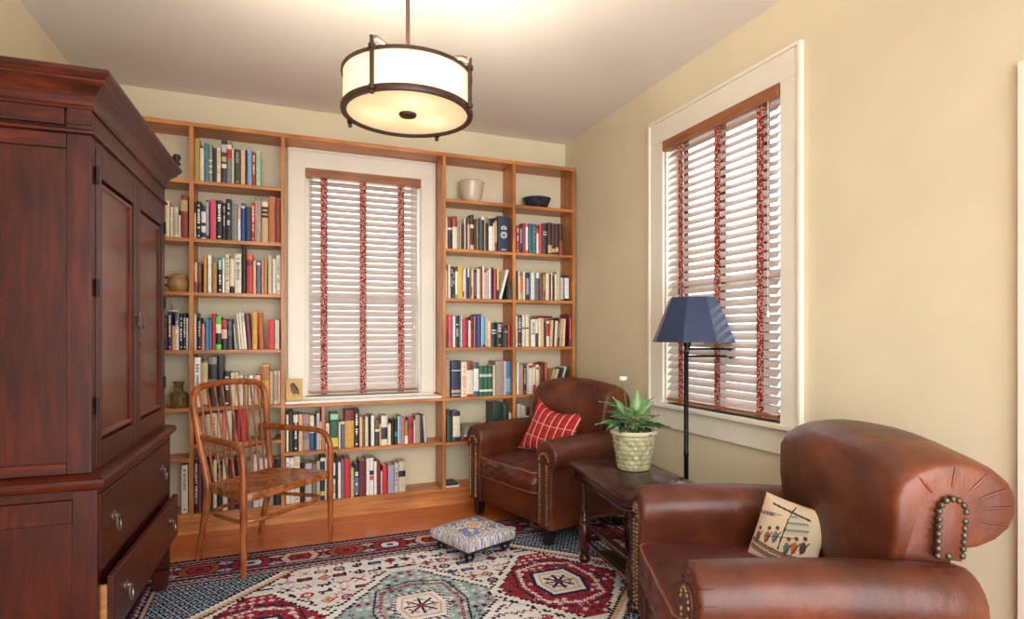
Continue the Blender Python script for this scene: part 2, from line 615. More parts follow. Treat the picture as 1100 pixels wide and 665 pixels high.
ORD = ['first', 'second', 'third', 'fourth', 'fifth', 'sixth', 'seventh', 'eighth', 'ninth', 'tenth', 'eleventh', 'twelfth', 'thirteenth', 'fourteenth',
       'fifteenth', 'sixteenth', 'seventeenth', 'eighteenth', 'nineteenth', 'twentieth', 'twenty-first', 'twenty-second', 'twenty-third', 'twenty-fourth',
       'twenty-fifth', 'twenty-sixth', 'twenty-seventh', 'twenty-eighth', 'twenty-ninth', 'thirtieth', 'thirty-first', 'thirty-second', 'thirty-third',
       'thirty-fourth', 'thirty-fifth', 'thirty-sixth']
SHELVES = {
 'A': (4.2807, 2.304, 'top shelf of bay left of window', '''
-0.535 0.035 0.279 khaki
-0.498 0.023 0.219 cream
-0.474 0.026 0.256 steel_blue
-0.447 0.022 0.249 sage_green +cream@0.55-0.6 +cream@0.4-0.44 +cream@0.25-0.29
-0.424 0.023 0.231 navy
-0.4 0.024 0.236 cream *tan
-0.371 0.031 0.287 charcoal +cream@0.35-0.45 +tan@0.5-0.62 +silver@0.72-0.9
-0.34 0.031 0.284 grey +red@0.6-0.8 +cream@0.82-0.92
-0.308 0.011 0.241 cream
-0.296 0.04 0.238 dark_green *sage_green
-0.254 0.026 0.236 peach
-0.227 0.011 0.238 black
-0.215 0.028 0.25 sky_blue
-0.185 0.021 0.231 red *cream
-0.161 0.028 0.243 mint_green
'''),
 'B': (4.2807, 1.926, 'second shelf of bay left of window', '''
-0.543 0.022 0.241 ivory +black@0.7-1
-0.518 0.027 0.246 black *cream
-0.49 0.027 0.218 white +navy@0.83-1 +navy@0.4-0.5 +navy@0.05-0.2
-0.463 0.017 0.26 black +lavender@0.1-0.95
-0.44 0.037 0.269 rose_pink
-0.401 0.034 0.262 black *white
-0.365 0.019 0.25 charcoal *silver
-0.345 0.033 0.277 black *silver
-0.311 0.036 0.246 grey
-0.273 0.017 0.226 white +peach@0.65-1
-0.253 0.025 0.256 royal_blue +silver@0.86-0.93
-0.227 0.036 0.234 navy
-0.19 0.021 0.267 red *cream
-0.169 0.04 0.305 taupe +grey@0.92-1
-0.126 0.041 0.283 tan +black@0.6-0.66 +black@0.7-0.76 +black@0.8-0.86 +cream@0.87-0.97
-0.083 0.042 0.316 orange_brown
-0.039 0.037 0.306 brick_red *maroon
'''),
 'C': (4.2807, 1.575, 'third shelf of bay left of window', '''
-0.535 0.022 0.196 tan +brick_red@0-0.35
-0.513 0.024 0.197 brown +maroon@0-0.35
-0.476 0.018 0.238 amber
-0.453 0.023 0.249 white
-0.426 0.028 0.201 ochre
-0.394 0.027 0.237 black +teal_green@0.66-1 *white
-0.366 0.014 0.234 white
-0.349 0.025 0.258 cream *grey
-0.321 0.027 0.228 cream +black@0-0.2
-0.292 0.041 0.264 ivory *grey
-0.248 0.024 0.319 black
-0.22 0.04 0.264 red +orange_red@0.86-1 +maroon@0.72-0.86
-0.179 0.018 0.222 peach
-0.158 0.026 0.229 slate_blue +cream@0.85-0.92
-0.128 0.017 0.23 salmon_pink
-0.11 0.019 0.238 khaki
-0.086 0.024 0.265 beige
-0.059 0.023 0.241 ivory
-0.034 0.033 0.27 ivory *grey
'''),
 'D': (4.2807, 1.198, 'fourth shelf of bay left of window', '''
-0.54 0.012 0.237 cream
-0.527 0.012 0.244 dark_grey
-0.514 0.025 0.21 black *silver
-0.488 0.018 0.171 salmon_pink
-0.467 0.022 0.211 bright_blue
-0.444 0.014 0.199 slate_blue
-0.429 0.023 0.239 crimson
-0.405 0.033 0.218 black +lime_green@0-0.16 +cream@0.5-0.78 +lime_green@0.79-1
-0.371 0.033 0.206 black +red@0.7-0.97 +peach@0.36-0.66
-0.337 0.031 0.203 charcoal *slate_blue
-0.288 0.007 0.169 white /-0.013
-0.284 0.014 0.197 grey /-0.015
-0.27 0.013 0.244 cream /-0.015
-0.257 0.015 0.251 ivory /-0.014
-0.242 0.016 0.244 white +mint_green@0.75-0.95 /-0.014
-0.225 0.033 0.244 maroon /-0.014
-0.187 0.035 0.255 amber
-0.142 0.03 0.249 burnt_orange /-0.009
-0.086 0.042 0.205 bright_red
-0.041 0.011 0.199 white
-0.029 0.014 0.199 cream
-0.014 0.015 0.203 dark_brown
'''),
 'E': (4.2807, 0.822, 'fifth shelf down left of window', '''
-0.544 0.05 0.326 white *grey
-0.491 0.04 0.305 brown +tan@0.05-0.95
-0.448 0.05 0.329 grey +black@0-0.4 +black@0.55-0.85
-0.397 0.037 0.331 black
-0.357 0.039 0.228 black *white
-0.316 0.024 0.221 cream
-0.292 0.022 0.224 ivory *tan
-0.269 0.029 0.204 ivory
-0.236 0.024 0.197 tan
-0.208 0.032 0.199 white *grey
-0.173 0.042 0.201 peach
-0.126 0.049 0.273 amber +orange_brown@0.6-0.95
-0.076 0.022 0.228 tan
-0.053 0.029 0.227 beige +taupe@0.1-0.9
-0.023 0.021 0.227 ivory +peach@0.1-0.9
'''),
 'F': (4.2807, 0.581, 'shelf behind chair spindles', '''
-0.52 0.023 0.179 black
-0.496 0.029 0.188 taupe
-0.464 0.028 0.192 beige
-0.434 0.036 0.196 cream *tan
-0.396 0.027 0.192 cream
-0.367 0.022 0.206 salmon_pink
-0.343 0.034 0.208 ivory
-0.307 0.023 0.197 brown
-0.281 0.025 0.217 crimson
-0.255 0.036 0.212 bright_red
'''),
 'G': (4.2627, 0.133, 'bottom shelf behind wooden chair', '''
-0.552 0.046 0.348 black
-0.505 0.018 0.336 brick_red
-0.487 0.025 0.349 navy
-0.46 0.037 0.357 black
-0.419 0.022 0.336 cream
-0.395 0.03 0.327 black *white
-0.363 0.03 0.346 cream
-0.331 0.042 0.336 maroon
-0.287 0.047 0.325 black
-0.238 0.058 0.313 grey
-0.177 0.035 0.354 white +black@0.45-0.6
-0.14 0.052 0.324 white
-0.086 0.035 0.309 taupe
-0.048 0.054 0.313 black +white@0.6-0.68
'''),
 'H': (4.2807, 1.926, 'second shelf beside tall cabinet', '''
-0.695 0.024 0.233 cream
-0.669 0.019 0.199 ivory
-0.648 0.026 0.196 ivory +beige@0.1-0.85
-0.62 0.011 0.147 white
-0.608 0.039 0.282 brick_red +tan@0.62-0.88
'''),
 'I': (4.2807, 1.198, 'fourth shelf beside tall cabinet', '''
-0.705 0.021 0.226 black *red
-0.681 0.021 0.248 navy *white
-0.658 0.017 0.159 orange_tan
-0.64 0.021 0.238 white +slate_blue@0.66-1 *tan
-0.615 0.019 0.236 black *white
-0.595 0.016 0.239 black *white
-0.578 0.011 0.209 white
'''),
 'J': (4.2807, 0.133, 'bottom shelf beside tall cabinet', '''
-0.606 0.038 0.315 ivory *grey
'''),
 'K': (4.2807, 0.487, 'upper shelf under window', '''
0.03 0.015 0.257 cream
0.046 0.027 0.287 charcoal
0.075 0.033 0.261 black +cream@0.77-0.97 *white
0.11 0.025 0.257 peach
0.136 0.047 0.251 taupe +grey@0.3-0.75
0.184 0.028 0.243 cream +blue@0-0.5
0.214 0.013 0.231 dark_green
0.228 0.022 0.257 silver
0.25 0.012 0.198 peach
0.289 0.026 0.182 cream *tan
0.32 0.054 0.252 green +charcoal@0.76-0.8 +mint_green@0.82-0.97 +yellow@0.05-0.3
0.377 0.013 0.188 cream
0.393 0.027 0.19 slate_blue +cream@0.9-1
0.421 0.063 0.267 amber +dark_red@0.72-1
0.486 0.033 0.269 black *white
0.522 0.022 0.217 peach
0.547 0.015 0.196 brown
0.563 0.022 0.215 cream
0.585 0.018 0.225 black
0.604 0.025 0.221 white
0.632 0.03 0.187 charcoal +cream@0.55-0.65 +brown@0.7-1
0.662 0.014 0.156 tan
0.677 0.045 0.216 ivory +navy@0.2-0.6
0.724 0.024 0.153 cream
0.752 0.021 0.184 black
0.774 0.025 0.186 black +teal_green@0.3-0.5
0.8 0.009 0.203 white
0.811 0.017 0.207 sky_blue
0.83 0.016 0.195 salmon_pink
0.848 0.025 0.168 ochre +white@0-0.35
0.875 0.041 0.188 crimson +maroon@0.6-0.8
0.918 0.01 0.172 white
0.929 0.036 0.207 taupe
0.966 0.015 0.209 dark_brown
0.999 0.016 0.203 silver /-0.015
'''),
 'L': (4.2807, 0.131, 'lower shelf under window', '''
0.027 0.025 0.317 white *grey
0.053 0.027 0.315 white +red@0.5-0.7
0.08 0.039 0.323 cream *tan
0.122 0.028 0.275 black
0.152 0.044 0.265 silver
0.198 0.027 0.259 grey
0.228 0.024 0.274 beige
0.254 0.03 0.302 navy +yellow@0.1-0.2 +cream@0.9-0.98
0.285 0.009 0.293 white
0.327 0.029 0.252 white +tan@0.15-0.4 +navy@0.55-0.65
0.357 0.015 0.298 black
0.373 0.02 0.255 white
0.394 0.022 0.274 mauve
0.418 0.039 0.275 bright_red
0.46 0.023 0.209 tan
0.485 0.034 0.231 black +slate_blue@0.1-0.6 *white
0.52 0.048 0.256 maroon
0.571 0.023 0.267 white
0.595 0.027 0.269 white +orange_red@0.4-0.52 +navy@0.54-0.66
0.624 0.021 0.256 black +white@0-0.95
0.646 0.027 0.232 dark_red
0.674 0.012 0.165 silver
0.688 0.034 0.2 bright_red
0.726 0.044 0.203 lavender
0.774 0.029 0.218 silver *mauve
0.805 0.051 0.225 beige +black@0.5-0.7
'''),
 'M': (4.2807, 1.953, 'second shelf right of window', '''
1.16 0.019 0.24 cream
1.181 0.034 0.248 maroon +white@0.6-0.66 +navy@0.05-0.5
1.218 0.036 0.254 ivory +brick_red@0.68-1
1.256 0.019 0.226 taupe
1.276 0.012 0.228 tan
1.289 0.023 0.196 black *maroon
1.313 0.011 0.248 white
1.325 0.012 0.243 black
1.338 0.02 0.25 peach +brown@0.8-1
1.36 0.029 0.276 dark_brown +cream@0.62-0.72 +peach@0-0.15
1.391 0.021 0.242 charcoal
1.413 0.008 0.238 tan
1.423 0.012 0.244 black
1.437 0.013 0.252 teal
1.451 0.023 0.268 white +black@0-0.9
1.475 0.011 0.248 tan
1.487 0.022 0.219 black
1.512 0.035 0.267 white +black@0.74-0.98
1.549 0.014 0.223 cream
1.565 0.02 0.243 tan +brick_red@0-0.3
1.59 0.094 0.284 navy
'''),
 'N': (4.2807, 1.576, 'third shelf right of window', '''
1.157 0.018 0.216 cream
1.181 0.02 0.259 ivory
1.202 0.018 0.242 black *silver
1.221 0.017 0.24 black *silver
1.239 0.02 0.208 white +lavender@0-0.15
1.261 0.021 0.25 yellow
1.282 0.012 0.252 yellow
1.298 0.012 0.222 cream +red@0.05-0.25
1.311 0.011 0.232 white
1.323 0.014 0.229 blue
1.338 0.013 0.236 black +white@0.7-1
1.352 0.013 0.236 brown
1.366 0.01 0.234 tan +crimson@0.1-0.4
1.377 0.011 0.232 cream
1.389 0.023 0.226 black +purple@0.1-0.9
1.413 0.029 0.236 ivory
1.443 0.017 0.252 brick_red
1.461 0.013 0.26 white
1.475 0.016 0.208 peach
1.493 0.018 0.224 silver
1.513 0.016 0.244 white
1.53 0.02 0.25 black
1.552 0.018 0.236 rose_pink
1.572 0.008 0.228 black
1.582 0.017 0.246 yellow +black@0-0.3
1.6 0.021 0.244 white /0.066
1.664 0.01 0.152 black
1.675 0.013 0.159 dark_brown
1.689 0.016 0.147 teal +black@0.6-1
'''),
 'O': (4.2807, 1.2, 'fourth shelf right of window', '''
1.163 0.021 0.246 charcoal +crimson@0.55-1
1.185 0.03 0.25 rose_pink
1.218 0.021 0.238 white
1.24 0.029 0.236 black *silver
1.27 0.012 0.242 slate_blue
1.282 0.01 0.248 white
1.296 0.046 0.218 crimson
1.346 0.017 0.207 white
1.364 0.024 0.231 dark_red +black@0.6-0.75
1.389 0.01 0.24 salmon_pink
1.401 0.014 0.249 navy
1.416 0.031 0.258 royal_blue
1.45 0.008 0.235 white
1.458 0.026 0.235 cyan_blue +black@0-0.08
1.485 0.008 0.235 white
1.499 0.033 0.214 peach *cream
1.534 0.042 0.19 black +silver@0.55-0.6 +silver@0.66-0.72
1.578 0.047 0.194 black *silver
1.628 0.016 0.151 black
1.645 0.029 0.154 charcoal +silver@0.75-0.8
1.676 0.019 0.176 red
1.697 0.02 0.157 dark_red
'''),
 'P': (4.2807, 0.817, 'fifth shelf right of window', '''
1.166 0.032 0.299 taupe
1.209 0.074 0.278 navy +silver@0.72-0.75 +tan@0.12-0.2 +silver@0.04-0.07
1.285 0.046 0.27 cream *pink
1.332 0.052 0.273 ivory +brick_red@0.75-1 +red@0-0.07
1.387 0.043 0.262 white +teal@0.82-1 +teal@0-0.15
1.434 0.042 0.229 green +silver@0.65-0.75 +white@0.15-0.22
1.477 0.035 0.228 green +silver@0.65-0.75 +white@0.15-0.22
1.513 0.034 0.227 green +silver@0.65-0.75 +white@0.15-0.22
1.55 0.018 0.238 cream
1.571 0.074 0.272 taupe
1.645 0.01 0.27 white
1.656 0.043 0.267 steel_blue +sky_blue@0.1-0.5
1.701 0.02 0.245 maroon
'''),
 'Q': (4.2807, 0.477, 'sixth shelf right of window', '''
1.174 0.043 0.234 dark_green +black@0.85-1
1.219 0.057 0.231 ivory +navy@0.84-1 +navy@0-0.15
1.548 0.08 0.281 dark_green
1.631 0.049 0.265 dark_green
1.684 0.034 0.196 cream
1.722 0.063 0.241 red +black@0.6-1
'''),
 'R': (4.2807, 1.953, 'second shelf of rightmost bay', '''
1.745 0.024 0.219 crimson *white
1.772 0.027 0.212 navy *silver
1.801 0.024 0.241 crimson
1.827 0.023 0.237 rose_pink +white@0.1-0.9
1.856 0.034 0.242 teal
1.891 0.03 0.242 teal *sage_green
1.927 0.019 0.212 white +red@0.8-1
1.947 0.018 0.242 rose_pink
1.967 0.015 0.244 maroon
1.983 0.038 0.254 charcoal +silver@0.62-0.66 +silver@0.7-0.74
2.024 0.035 0.261 dark_brown +tan@0.05-0.3
2.063 0.03 0.257 dark_brown +tan@0.08-0.2
2.096 0.03 0.259 dark_brown +tan@0.1-0.24
2.129 0.034 0.262 dark_brown +brick_red@0-0.45
'''),
 'S': (4.2807, 1.576, 'third shelf of rightmost bay', '''
1.743 0.015 0.232 black
1.762 0.012 0.223 cream
1.775 0.03 0.189 orange +tan@0-0.3
1.806 0.021 0.231 ivory
1.83 0.023 0.22 black +lavender@0.2-0.8
1.854 0.015 0.217 teal
1.871 0.011 0.221 white
1.883 0.021 0.231 ivory
1.906 0.012 0.222 teal_green
1.919 0.03 0.224 purple +white@0.8-1
1.951 0.021 0.224 brown
1.974 0.027 0.228 brown *tan
2.004 0.017 0.22 ivory
2.021 0.016 0.22 cream
2.039 0.014 0.215 dark_red
2.054 0.012 0.232 white
2.068 0.018 0.204 black
2.088 0.017 0.217 cream
2.109 0.031 0.244 beige
2.143 0.03 0.209 black +silver@0.05-0.92
2.176 0.04 0.211 black +white@0.1-0.9
'''),
 'T': (4.2807, 1.2, 'fourth shelf of rightmost bay', '''
1.743 0.013 0.247 cream
1.758 0.038 0.254 charcoal *silver
1.799 0.026 0.257 ivory +black@0.56-0.6
1.827 0.028 0.258 ivory +black@0.56-0.6
1.857 0.012 0.245 olive_green
1.876 0.038 0.221 white *grey
1.917 0.021 0.221 charcoal +white@0.5-1
1.94 0.025 0.231 cream
1.967 0.022 0.231 peach
1.991 0.02 0.197 black
2.012 0.027 0.209 white +red@0.4-0.9
2.042 0.023 0.216 peach /0.011
2.066 0.014 0.226 black /0.011
2.081 0.024 0.21 ivory /0.011
2.105 0.019 0.236 maroon *silver /0.011
2.125 0.036 0.23 tan /0.011
2.162 0.021 0.226 cream /0.012
2.218 0.037 0.269 dark_red
2.258 0.02 0.237 salmon_pink +teal@0-0.25
'''),
 'U': (4.2807, 0.817, 'fifth shelf of rightmost bay', '''
1.75 0.018 0.262 white
1.769 0.014 0.239 lavender
1.785 0.021 0.239 orange_tan
1.809 0.025 0.229 black *silver
1.836 0.016 0.238 silver
1.854 0.039 0.246 ivory +red@0.85-0.95
1.895 0.019 0.241 red +white@0.3-0.9
1.917 0.027 0.236 cream +black@0.85-0.9
1.947 0.015 0.226 orange
1.965 0.03 0.245 dark_brown
1.999 0.022 0.253 orange_red
2.021 0.032 0.198 tan /0.06
2.054 0.018 0.202 ivory /0.064
2.073 0.019 0.206 black /0.06
2.093 0.021 0.21 dark_green /0.063
2.115 0.016 0.223 white /0.06
2.132 0.02 0.223 black /0.063
'''),
 'V': (4.2807, 0.477, 'sixth shelf of rightmost bay', '''
1.75 0.041 0.265 silver
1.794 0.03 0.249 ivory +black@0-0.5
1.829 0.032 0.239 white +maroon@0.7-1
'''),
}

rnd = random.Random(11)
BOUND = {}
for ks, lo, hi in (('HIJ', XA, X0), ('ABCDEFG', X0, X1), ('KL', X1, X2), ('MNOPQ', X2, X3), ('RSTUV', X3, X4 - T)):
    for k_ in ks: BOUND[k_] = (lo + T + .0012, hi - T - .0012)
TOPS = []
ROOM = dict(A=.36, B=.35, C=.325, D=.345, E=.345, F=.212, G=.418, H=.35, I=.345, J=.33, K=.277, L=.326, M=.35, N=.345, O=.345, P=.35, Q=.31, R=.35, S=.345, T=.345, U=.35, V=.31)
for key, (yp, zb, phrase, txt) in SHELVES.items():
    rows = []
    for ln in txt.strip().split('\n'):
        t = ln.split()
        bands, mark, tilt = [], None, 0.0
        for o in t[4:]:
            if o[0] == '+':
                c_, f = o[1:].split('@'); f0, f1 = f.split('-'); bands.append((c_, float(f0), float(f1)))
            elif o[0] == '*': mark = o[1:]
            elif o[0] == '/': tilt = float(o[1:])
        rows.append((float(t[0]), float(t[1]), float(t[2]), t[3], bands, mark, tilt))
    chain_x, chain_a, prev_e, count = None, 0.0, None, -1
    for i, (x0, w, h, col, bands, mark, tilt) in enumerate(rows):
        if tilt:
            if chain_x is None: chain_a = math.atan2(tilt, h)
            else: x0 = max(x0, chain_x)
        w_ = max(w - .0012, .006)
        lo, hi = BOUND[key]
        h = min(h, ROOM[key])
        lo2, hi2 = lo - min(0, tilt), hi - max(0, tilt)
        if tilt: w = min(w, .03)
        a_, c_ = max(x0, lo2), min(x0 + w, hi2)
        if c_ - a_ < .0055: a_, c_ = (hi2 - .010, hi2) if x0 > (lo + hi) / 2 else (lo2, lo2 + .010)
        if prev_e is not None and not tilt and a_ < prev_e:
            a_ = prev_e
            c_ = max(c_, a_ + .008)
        if key in 'T' and c_ > hi - (len(rows) - 1 - i) * .012 and not tilt:
            c_ = hi - (len(rows) - 1 - i) * .012
        if a_ + .0055 > hi2: continue
        c_ = min(c_, hi2)
        count += 1
        x0, w = a_, c_ - a_
        prev_e = c_ + .0004
        w_ = max(w - .0012, .006)
        if key == 'T': TOPS.append((x0, x0 + w + max(0, tilt), zb + h))
        d = min(.17, max(.11, h * rnd.uniform(.55, .68)))
        b, mats = book_mesh(w_, h, d, col, bands, mark, rnd)
        o = b.build('book', mats, smooth=True, angle=40)
        ang = chain_a if tilt else 0.0
        chain_x = x0 + w / math.cos(ang) + .0015 if tilt else None
        zz = zb + .0006 + (abs(math.sin(ang)) * w_ / 2)
        o.location = (x0 + w / 2, yp + rnd.uniform(-.006, .008) - .004, zz)
        o.rotation_euler = (0, ang, 0)
        cw = col.replace('_', ' ')
        size = 'thick' if w > .034 else ('slim' if w < .015 else ('tall' if h > .262 else ('short' if h < .185 else '')))
        words = [size, cw, ('leaning ' if tilt else '') + 'book', ORD[count], 'from left on', phrase]
        lab = ' '.join(x for x in words if x)
        if len(lab.split()) > 16:
            lab = ' '.join(x for x in words[1:] if x)
        if key == 'G' and i == 0:
            lab = 'black book with white lettering ANCIENT MEXICO down its spine, behind the chair'
            bpy_text = ('ANCIENT MEXICO', o, w_, h)
        if key == 'M' and i == len(rows) - 1:
            lab = 'wide navy slipcased book with a white emblem, right of the window'
            slip = (o, w_, h)
        tag(o, lab, 'book', 'books on the ' + phrase)

def text_mesh(name, body, mat, parent, size_len, M, extr=.0004, width=None):
    cu = bpy.data.curves.new(name, 'FONT')
    cu.body = body
    cu.extrude = extr
    cu.align_x = 'CENTER'; cu.align_y = 'CENTER'
    ob = bpy.data.objects.new(name + '_tmp', cu)
    COL.objects.link(ob)
    dg = bpy.context.evaluated_depsgraph_get()
    me = bpy.data.meshes.new_from_object(ob.evaluated_get(dg))
    bpy.data.objects.remove(ob)
    xs = [v.co.x for v in me.vertices]; ys = [v.co.y for v in me.vertices]
    sx = size_len / (max(xs) - min(xs))
    sy = sx if width is None else width / (max(ys) - min(ys))
    for v in me.vertices:
        v.co = M @ Vector(((v.co.x - (max(xs) + min(xs)) / 2) * sx, (v.co.y - (max(ys) + min(ys)) / 2) * sy, v.co.z))
    me.materials.clear(); me.materials.append(mat)
    o = bpy.data.objects.new(name, me)
    COL.objects.link(o); o.parent = parent
    return o
WHITEB = bmat('white')
# letters run down the spine: text x -> -z, text y -> +x, facing -y
MT = Matrix(((0, 1, 0, 0), (0, 0, -1, -.0008), (-1, 0, 0, 0), (0, 0, 0, 1)))
body, o, w_, h = bpy_text
tt = text_mesh('spine_lettering', body, WHITEB, o, h * .76, Matrix.Translation((0, -.0006, h * .55)) @ MT, width=w_ * .62)
# emblem on the slipcase: a quartered disc under a small crest
o, w_, h = slip
e = MB()
for k in range(4):
    a = k * PI / 2 + PI / 4
    for s in (-1, 1):
        a2 = a + s * .36
        pts = [(.004 * math.cos(a), .004 * math.sin(a)), (.026 * math.cos(a2 - .2), .026 * math.sin(a2 - .2)), (.03 * math.cos(a2), .03 * math.sin(a2)), (.026 * math.cos(a2 + .2), .026 * math.sin(a2 + .2))]
        e.loft([[(x, .0005, h * .47 + z) for x, z in pts], [(x, -.0006, h * .47 + z) for x, z in pts]])
e.tube([(.024 * math.cos(t), -.0002, h * .47 + .024 * math.sin(t)) for t in flin(0, 2 * PI, 24)[:-1]], .002, 6, closed=True)
for s in (-1, 0, 1):
    e.ball((s * .016, 0, h * .68 + (.01 if s == 0 else 0)), .009, 8)
e.box(-.024, .024, -.0006, .001, h * .63, h * .65)
e.box(-.02, .02, -.0006, .001, h * .055, h * .075)
e.build('emblem', WHITEB, o, smooth=True)

# stacks of books lying flat
def flat_book(x0, x1, y0, y1, z, t, col, lab, rz=0):
    cx, cy = (x0 + x1) / 2, (y0 + y1) / 2
    b = MB(); L, W = (x1 - x0) / 2, (y1 - y0) / 2
    b.box(-L, L, -W, W, 0, .0025); b.box(-L, L, -W, W, t - .0025, t); b.box(-L, L, -W, -W + .003, .0025, t - .0025)
    b.box(-L + .004, L - .004, -W + .003, W - .004, .0025, t - .0025, 1)
    o = b.build('book', [bmat(col), PAGES], bevel=.0008, bseg=1)
    o.location = (cx, cy, z); o.rotation_euler = (0, 0, rz)
    return tag(o, lab, 'book', 'books lying flat')
z = .4775
for t, col, L, lab in ((.03, 'dark_red', .20, 'dark red book at bottom of flat stack beside two green volumes'),
                       (.018, 'white', .21, 'white book on the dark red one in flat stack left of armchair'),
                       (.036, 'lavender', .222, 'grey lavender book near top of flat stack left of back armchair'),
                       (.028, 'sage_green', .18, 'green flat book on very top of stack on sixth shelf right of window')):
    flat_book(1.32 - .01, 1.32 - .01 + L, YD + .03, YD + .19, z, t, col, lab)
    z += t + .0006
flat_book(1.162, 1.27, YD + .02, YD + .17, .1315, .012, 'white', 'thin white magazine lying flat on bottom shelf right of window')
flat_book(1.164, 1.26, YD + .022, YD + .165, .1441, .014, 'charcoal', 'dark book lying on white magazine, bottom shelf right of window')
zf = max(t_[2] for t_ in TOPS if t_[1] > 1.93 and t_[0] < 2.07) + .002
flat_book(1.93, 2.07, YD + .045, YD + .17, zf, .018, 'dark_red', 'dark red book lying across upright books, fourth shelf of rightmost bay')

# ------------------------------------------------------------------ ornaments on the shelves
def turned(name, prof, mat, loc, label, cat, seg=32, extra=None, parts=()):
    o = MB().lathe(prof, 0, 0, 0, seg).build(name, mat, smooth=True, angle=40)
    o.location = loc
    return tag(o, label, cat)
CREAMP = plain('cream_glaze', (206, 190, 168), 0.25, var=.05, coat=.4)
turned('ceramic_pot', [(0, 0), (.062, 0), (.066, .004), (.085, .06), (.096, .12), (.1, .155), (.106, .166), (.102, .172), (.096, .166), (.09, .13), (.07, .03), (0, .02)],
       CREAMP, (1.395, YD + .115, 2.3333), 'cream ceramic pot on the top shelf right of the window', 'pot')
def bowl_mat():
    m, nt, b, out = new_mat('streaked_bowl_glaze')
    f = noise(nt, coords(nt, (1, 1, 2)), 14, 5)
    nt.links.new(ramp(nt, f, [(.32, (24, 28, 36)), (.47, (40, 62, 82)), (.56, (34, 26, 28)), (.72, (112, 62, 48))]), b.inputs['Base Color'])
    b.inputs['Roughness'].default_value = .2
    return m
turned('ceramic_bowl', [(0, 0), (.075, 0), (.085, .006), (.105, .045), (.119, .085), (.123, .09), (.117, .09), (.1, .045), (.07, .014), (0, .012)],
       bowl_mat(), (1.965, YD + .125, 2.3333), 'dark streaked bowl on the top shelf of the rightmost bay', 'bowl', seg=14)
BAMB = plain('tan_wood', (166, 128, 78), .45, var=.12, scale=25)
pot = thing('wooden_canister', 'round tan wooden canister on shelf beside tall cabinet, third shelf', 'canister', (-.628, YD + .07, 1.5755))
MB().lathe([(0, 0), (.05, 0), (.058, .012), (.054, .018), (.062, .03), (.066, .055), (.062, .08), (.056, .083), (.058, .088), (.056, .092)], seg=28).build('body', BAMB, pot, smooth=True)
MB().lathe([(0, .092), (.058, .0925), (.058, .1), (.05, .112), (.028, .12), (0, .122)], seg=28).build('lid', BAMB, pot, smooth=True)
MB().tube(smooth_path([(-.05, -.01, .04), (-.078, -.01, .05), (-.082, -.01, .085), (-.05, -.01, .1)]), .007, 8).build('handle', plain('dark_handle', (62, 44, 30), .5), pot, smooth=True)
VASE = plain('brown_glaze', (104, 82, 50), .25, var=.3, scale=30, coat=.5)
vs = thing('ceramic_vase', 'brown glazed squat vase with narrow neck beside the tall cabinet', 'vase', (-.628, YD + .075, .8225))
MB().lathe([(0, 0), (.05, 0), (.056, .006), (.06, .05), (.06, .075), (.052, .095), (.034, .105), (.027, .12), (.026, .145), (.033, .162), (.036, .168), (.03, .168), (.022, .145), (0, .14)], seg=10).build('body', VASE, vs, smooth=True, angle=30)
r_ = MB()
for k in range(5):
    a = k * 2 * PI / 5
    r_.tube([(.06 * math.cos(a), .06 * math.sin(a), .02), (.0635 * math.cos(a), .0635 * math.sin(a), .045), (.06 * math.cos(a), .06 * math.sin(a), .072)], .007, 6)
r_.build('relief', plain('vase_relief', (150, 118, 70), .3), vs, smooth=True)
TIN = plain('grey_pottery', (150, 138, 120), .45, var=.2, scale=30)
db = thing('lidded_bowl', 'grey domed bowl with lid behind the spindle chair back', 'bowl', (-.085, YD + .09, .5815))
MB().lathe([(0, 0), (.04, 0), (.05, .01), (.06, .03), (.063, .06), (.06, .062)], seg=28).build('body', TIN, db, smooth=True)
MB().lathe([(0, .0625), (.064, .063), (.06, .078), (.04, .098), (.015, .108), (.008, .112), (.012, .12), (.008, .13), (0, .132)], seg=28).build('lid', TIN, db, smooth=True)
orn = thing('brass_ornament', 'tiny brass ornament on top of books beside the tall cabinet', 'ornament', (-.655, YD + .06, 1.4475))
MB().lathe([(0, 0), (.03, 0), (.034, .006), (.03, .012), (.012, .014), (0, .015)], seg=20).build('dish', bmat('ivory'), orn, smooth=True)
MB().lathe([(.012, .0152), (.01, .02), (.004, .03), (.002, .062), (0, .066)], -.01, 0, 0, 12).build('spike', BRASS, orn, smooth=True)
# bird card propped on the window ledge
bd = thing('bird_tile', 'small tan tile with a painted bird standing on window ledge corner', 'picture', (.082, YD + .1, .8345))
bd.rotation_euler = (math.radians(-6), 0, 0)
MB().box(-.056, .056, 0, .012, 0, .15).build('panel', plain('tile_tan', (206, 168, 104), .6, var=.06, scale=40), bd, bevel=.002)
f = MB()
pts = [(-.022, .118), (-.012, .126), (0, .12), (.008, .105), (.022, .085), (.034, .05), (.03, .035), (.022, .045), (.008, .042), (-.012, .05), (-.022, .07), (-.024, .09), (-.03, .108)]
f.loft([[(x, .001, z) for x, z in pts], [(x, -.0015, z) for x, z in pts]])
f.build('bird', plain('bird_brown', (104, 74, 54), .6, var=.35, scale=120), bd)
f = MB()
pts = [(-.01, .124), (0, .122), (.01, .105), (.026, .085), (.036, .048), (.02, .07), (.002, .095), (-.012, .11)]
f.loft([[(x, -.0015, z) for x, z in pts], [(x, -.0025, z) for x, z in pts]])
f.tube([(-.006, -.002, .045), (-.008, -.002, .028), (.004, -.002, .026)], .0012, 5)
f.build('wing', plain('bird_black', (40, 36, 36), .6), bd)
# ------------------------------------------------------------------ tall cabinet (armoire)
arm = thing('armoire', 'tall dark mahogany cabinet with two doors and two drawers', 'cabinet', (-.567, 2.285, 0.0074), math.radians(-1.72))
